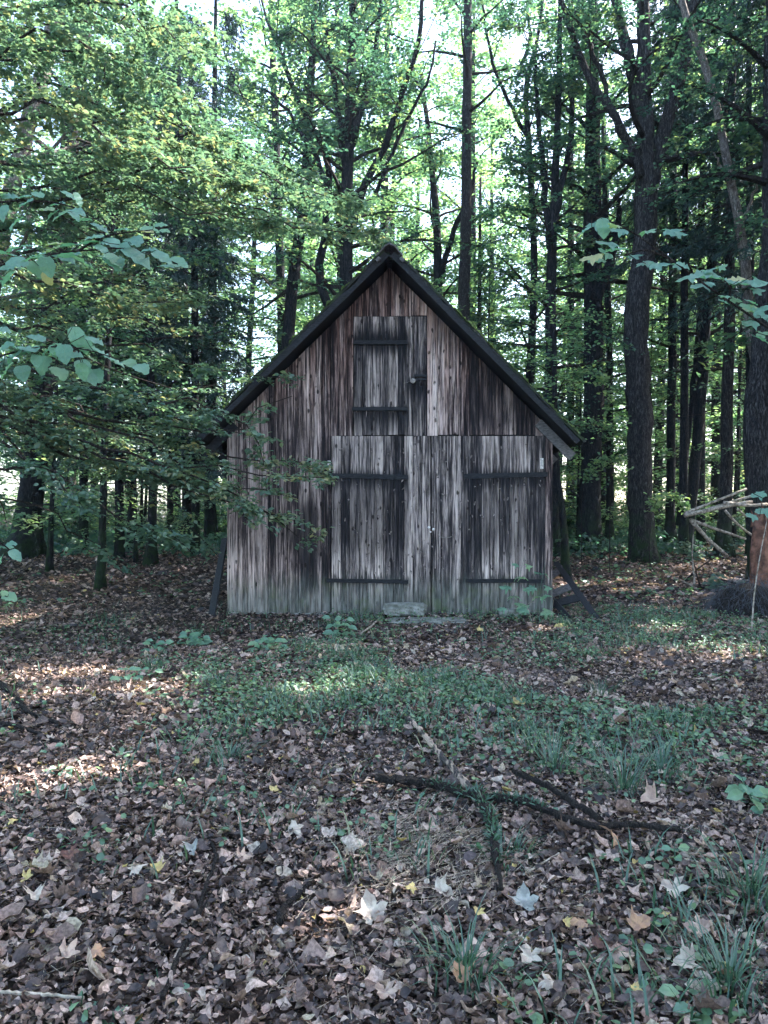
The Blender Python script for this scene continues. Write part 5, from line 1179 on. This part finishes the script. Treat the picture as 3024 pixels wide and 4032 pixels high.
# upright dead stalks before the right barn corner and by the brush heap
def stalk(label, pts_, Y, r=.004, mat='pole', forks=()):
    q = np.array([P(x_, y_, Y) for x_, y_ in pts_]); q[0, 2] = float(ground(q[0, 0], Y)) - .01; root = empty('dry_stalk', q[0], label, 'stalk'); b0 = np.array(root.location); m = MB(); m.tube(resample(q, 10) - b0, np.linspace(r, r * .4, 10), 5, True)
    for f in forks: m.tube(np.array([P(x_, y_, Y + .02) for x_, y_ in f]) - b0, r * .5, 4)
    part('stem', m, M[mat], root)
stalk('leaning dry stalk at the right edge before the brush heap', [(2958, 2420), (2975, 2300), (3000, 2150), (3020, 2050)], 10.2, .012)
stalk('forked pale dead twig before the right barn corner', [(2095, 2465), (2085, 2410), (2075, 2380), (2110, 2370)], 11, .005, forks=[[(2075, 2400), (2140, 2412)], [(2085, 2390), (2100, 2350)]])
stalk('thin upright stem at the right barn corner', [(2165, 2480), (2172, 2420), (2180, 2360)], 10.9, .004)
stalk('thin dry stalk left of the barn nettles', [(905, 2590), (925, 2540), (918, 2500)], 9.3, .003)

# single fallen leaves that catch the eye
def leafcol(name, c1, c2):
    b = NB(name); n_ = b.noise(b.n('ShaderNodeTexCoord').outputs['Object'], 3, 4); col = b.mix(b.mrange(n_, .35, .65), c1, c2); return b.bsdf(col, .7, n_, .5, .02, .3)
ML = {'white': leafcol('pale_leaf', (.50, .43, .36), (.32, .26, .22)), 'tan': leafcol('tan_leaf', (.42, .31, .25), (.26, .18, .15)), 'orange': leafcol('orange_leaf', (.46, .27, .16), (.30, .18, .13)), 'yellow': leafcol('yellow_leaf', (.52, .42, .17), (.38, .28, .13)), 'brown': leafcol('brown_leaf', (.16, .075, .055), (.09, .045, .04)), 'grey': leafcol('grey_leaf', (.33, .33, .31), (.19, .19, .18)), 'dark': leafcol('dark_leaf', (.05, .04, .045), (.09, .07, .075))}
FL = [(1455, 3640, 150, 'white', 'largest white leaf, right of the short black stick'), (540, 3460, 100, 'white', 'white star-shaped leaf in the left foreground'), (140, 3580, 90, 'white', 'white curled leaf near the left edge'), (270, 3830, 130, 'tan', 'pale tan leaf in the bottom left'), (380, 3800, 100, 'orange', 'orange-tan leaf touching the pale tan leaf'),
      (610, 3470, 70, 'yellow', 'yellow leaf right of the white star-shaped leaf'), (110, 3510, 70, 'yellow', 'yellow leaf above the white curled leaf'), (50, 3270, 44, 'yellow', 'small orange-yellow leaf at the left edge'), (770, 3040, 40, 'yellow', 'small yellow leaf left of the broad grass tuft'), (1075, 3150, 46, 'yellow', 'small yellow leaf above the pale leaf pair'),
      (2430, 3340, 130, 'orange', 'large upright orange-brown leaf against the black branch'), (2520, 3700, 110, 'orange', 'orange maple leaf in the right foreground'), (2750, 3720, 120, 'tan', 'folded tan leaf right of the orange maple leaf'), (2280, 3680, 90, 'orange', 'curled orange leaf in the right foreground'), (2230, 3690, 50, 'yellow', 'small bright yellow leaf left of the curled orange leaf'),
      (2060, 3600, 130, 'grey', 'grey lobed leaf below the mossy branch end'), (1960, 3100, 70, 'white', 'pale maple leaf beside the thin dark branch'), (1740, 3560, 100, 'white', 'pale leaf pair left of the grey lobed leaf'), (1880, 3650, 60, 'yellow', 'yellow leaf below the grass of the mossy stump end'), (1620, 3540, 60, 'yellow', 'yellow curled leaf on the straw heap'),
      (1850, 3420, 80, 'dark', 'dark cupped leaf on the straw heap'), (2080, 3830, 110, 'white', 'pale jagged leaf in the bottom centre'), (2170, 3930, 110, 'white', 'pale maple leaf near the bottom edge'), (1810, 3900, 110, 'orange', 'orange leaf in the bottom centre'), (1510, 3980, 110, 'tan', 'big tan leaf on the bottom edge'), (2440, 3810, 130, 'tan', 'dull curled leaf pair right of the pale jagged leaf'),
      (2700, 3860, 130, 'white', 'white folded leaf in the bottom right'), (2500, 3960, 60, 'yellow', 'yellow-green leaf near the bottom right corner'), (700, 2860, 90, 'tan', 'tan maple leaf behind the broad grass tuft'), (660, 2830, 50, 'orange', 'small orange leaf behind the tan maple leaf'), (2040, 2795, 60, 'yellow', 'yellow leaf on the green patch'), (2360, 2745, 70, 'white', 'pale leaf on the green patch'), (2910, 2720, 50, 'orange', 'orange-tan leaf standing at the right'),
      (1450, 3690, 40, 'white', 'small pale leaf under the largest white leaf'), (1150, 3300, 100, 'white', 'pale leaf beside the green herbs'), (760, 3390, 80, 'grey', 'grey leaf right of the curved twig'), (960, 3430, 90, 'tan', 'light tan leaf pair in the left foreground'), (700, 3610, 80, 'tan', 'pinkish leaf beside the curved twig'), (2560, 3190, 110, 'tan', 'long tan leaf under the tallest grass'), (2650, 3560, 120, 'white', 'pale leaf heap in the right foreground'),
      (2200, 2475, 46, 'yellow', 'bright yellow leaf in the sun patch at the barn corner'), (1890, 2500, 34, 'yellow', 'yellow leaf before the right barn door'), (270, 3420, 90, 'brown', 'brown upright leaf in the left foreground'), (1450, 3560, 60, 'brown', 'reddish-brown leaf above the largest white leaf'), (2350, 3780, 70, 'brown', 'reddish leaf below the orange maple leaf')]
for i, (px, py, w, c, lab) in enumerate(FL):
    g = G(px, py); s_ = w * g[1] / F * .95; T = mp[i % 3] if c != 'dark' else T_6
    me = make_mesh('fallen_leaf', T[0] - [0, .5, 0], T[1], T[2], [ML[c]], None, True); o = obj('fallen_leaf', me, None, (g[0], g[1], g[2] + .055))
    o.scale = (s_,) * 3; o.rotation_euler = (rng.uniform(.15, .55), rng.normal() * .25, rng.uniform(0, 6.3) if i else .4); o.rotation_mode = 'ZXY'; tag(o, lab, 'fallen leaf', 'single fallen leaves')

HAZE = 0.0005  # thin scattering volume, added to lift the blacks towards navy
if HAZE:
    b = NB('black_lift_haze'); v = b.n('ShaderNodeVolumePrincipled'); v.inputs['Density'].default_value = HAZE; v.inputs['Color'].default_value = (.62, .8, 1, 1); v.inputs['Anisotropy'].default_value = .2
    b.l(v.outputs[0], b.out.inputs['Volume']); m = MB(); m.box((0, 25, 18), (460, 470, 42)); o = obj('haze', m.mesh('haze', b.m)); tag(o, 'thin blue haze added to lift the dark tones', 'haze', kind='stuff')
    cy.volume_bounces = 0; cy.volume_max_steps = 64
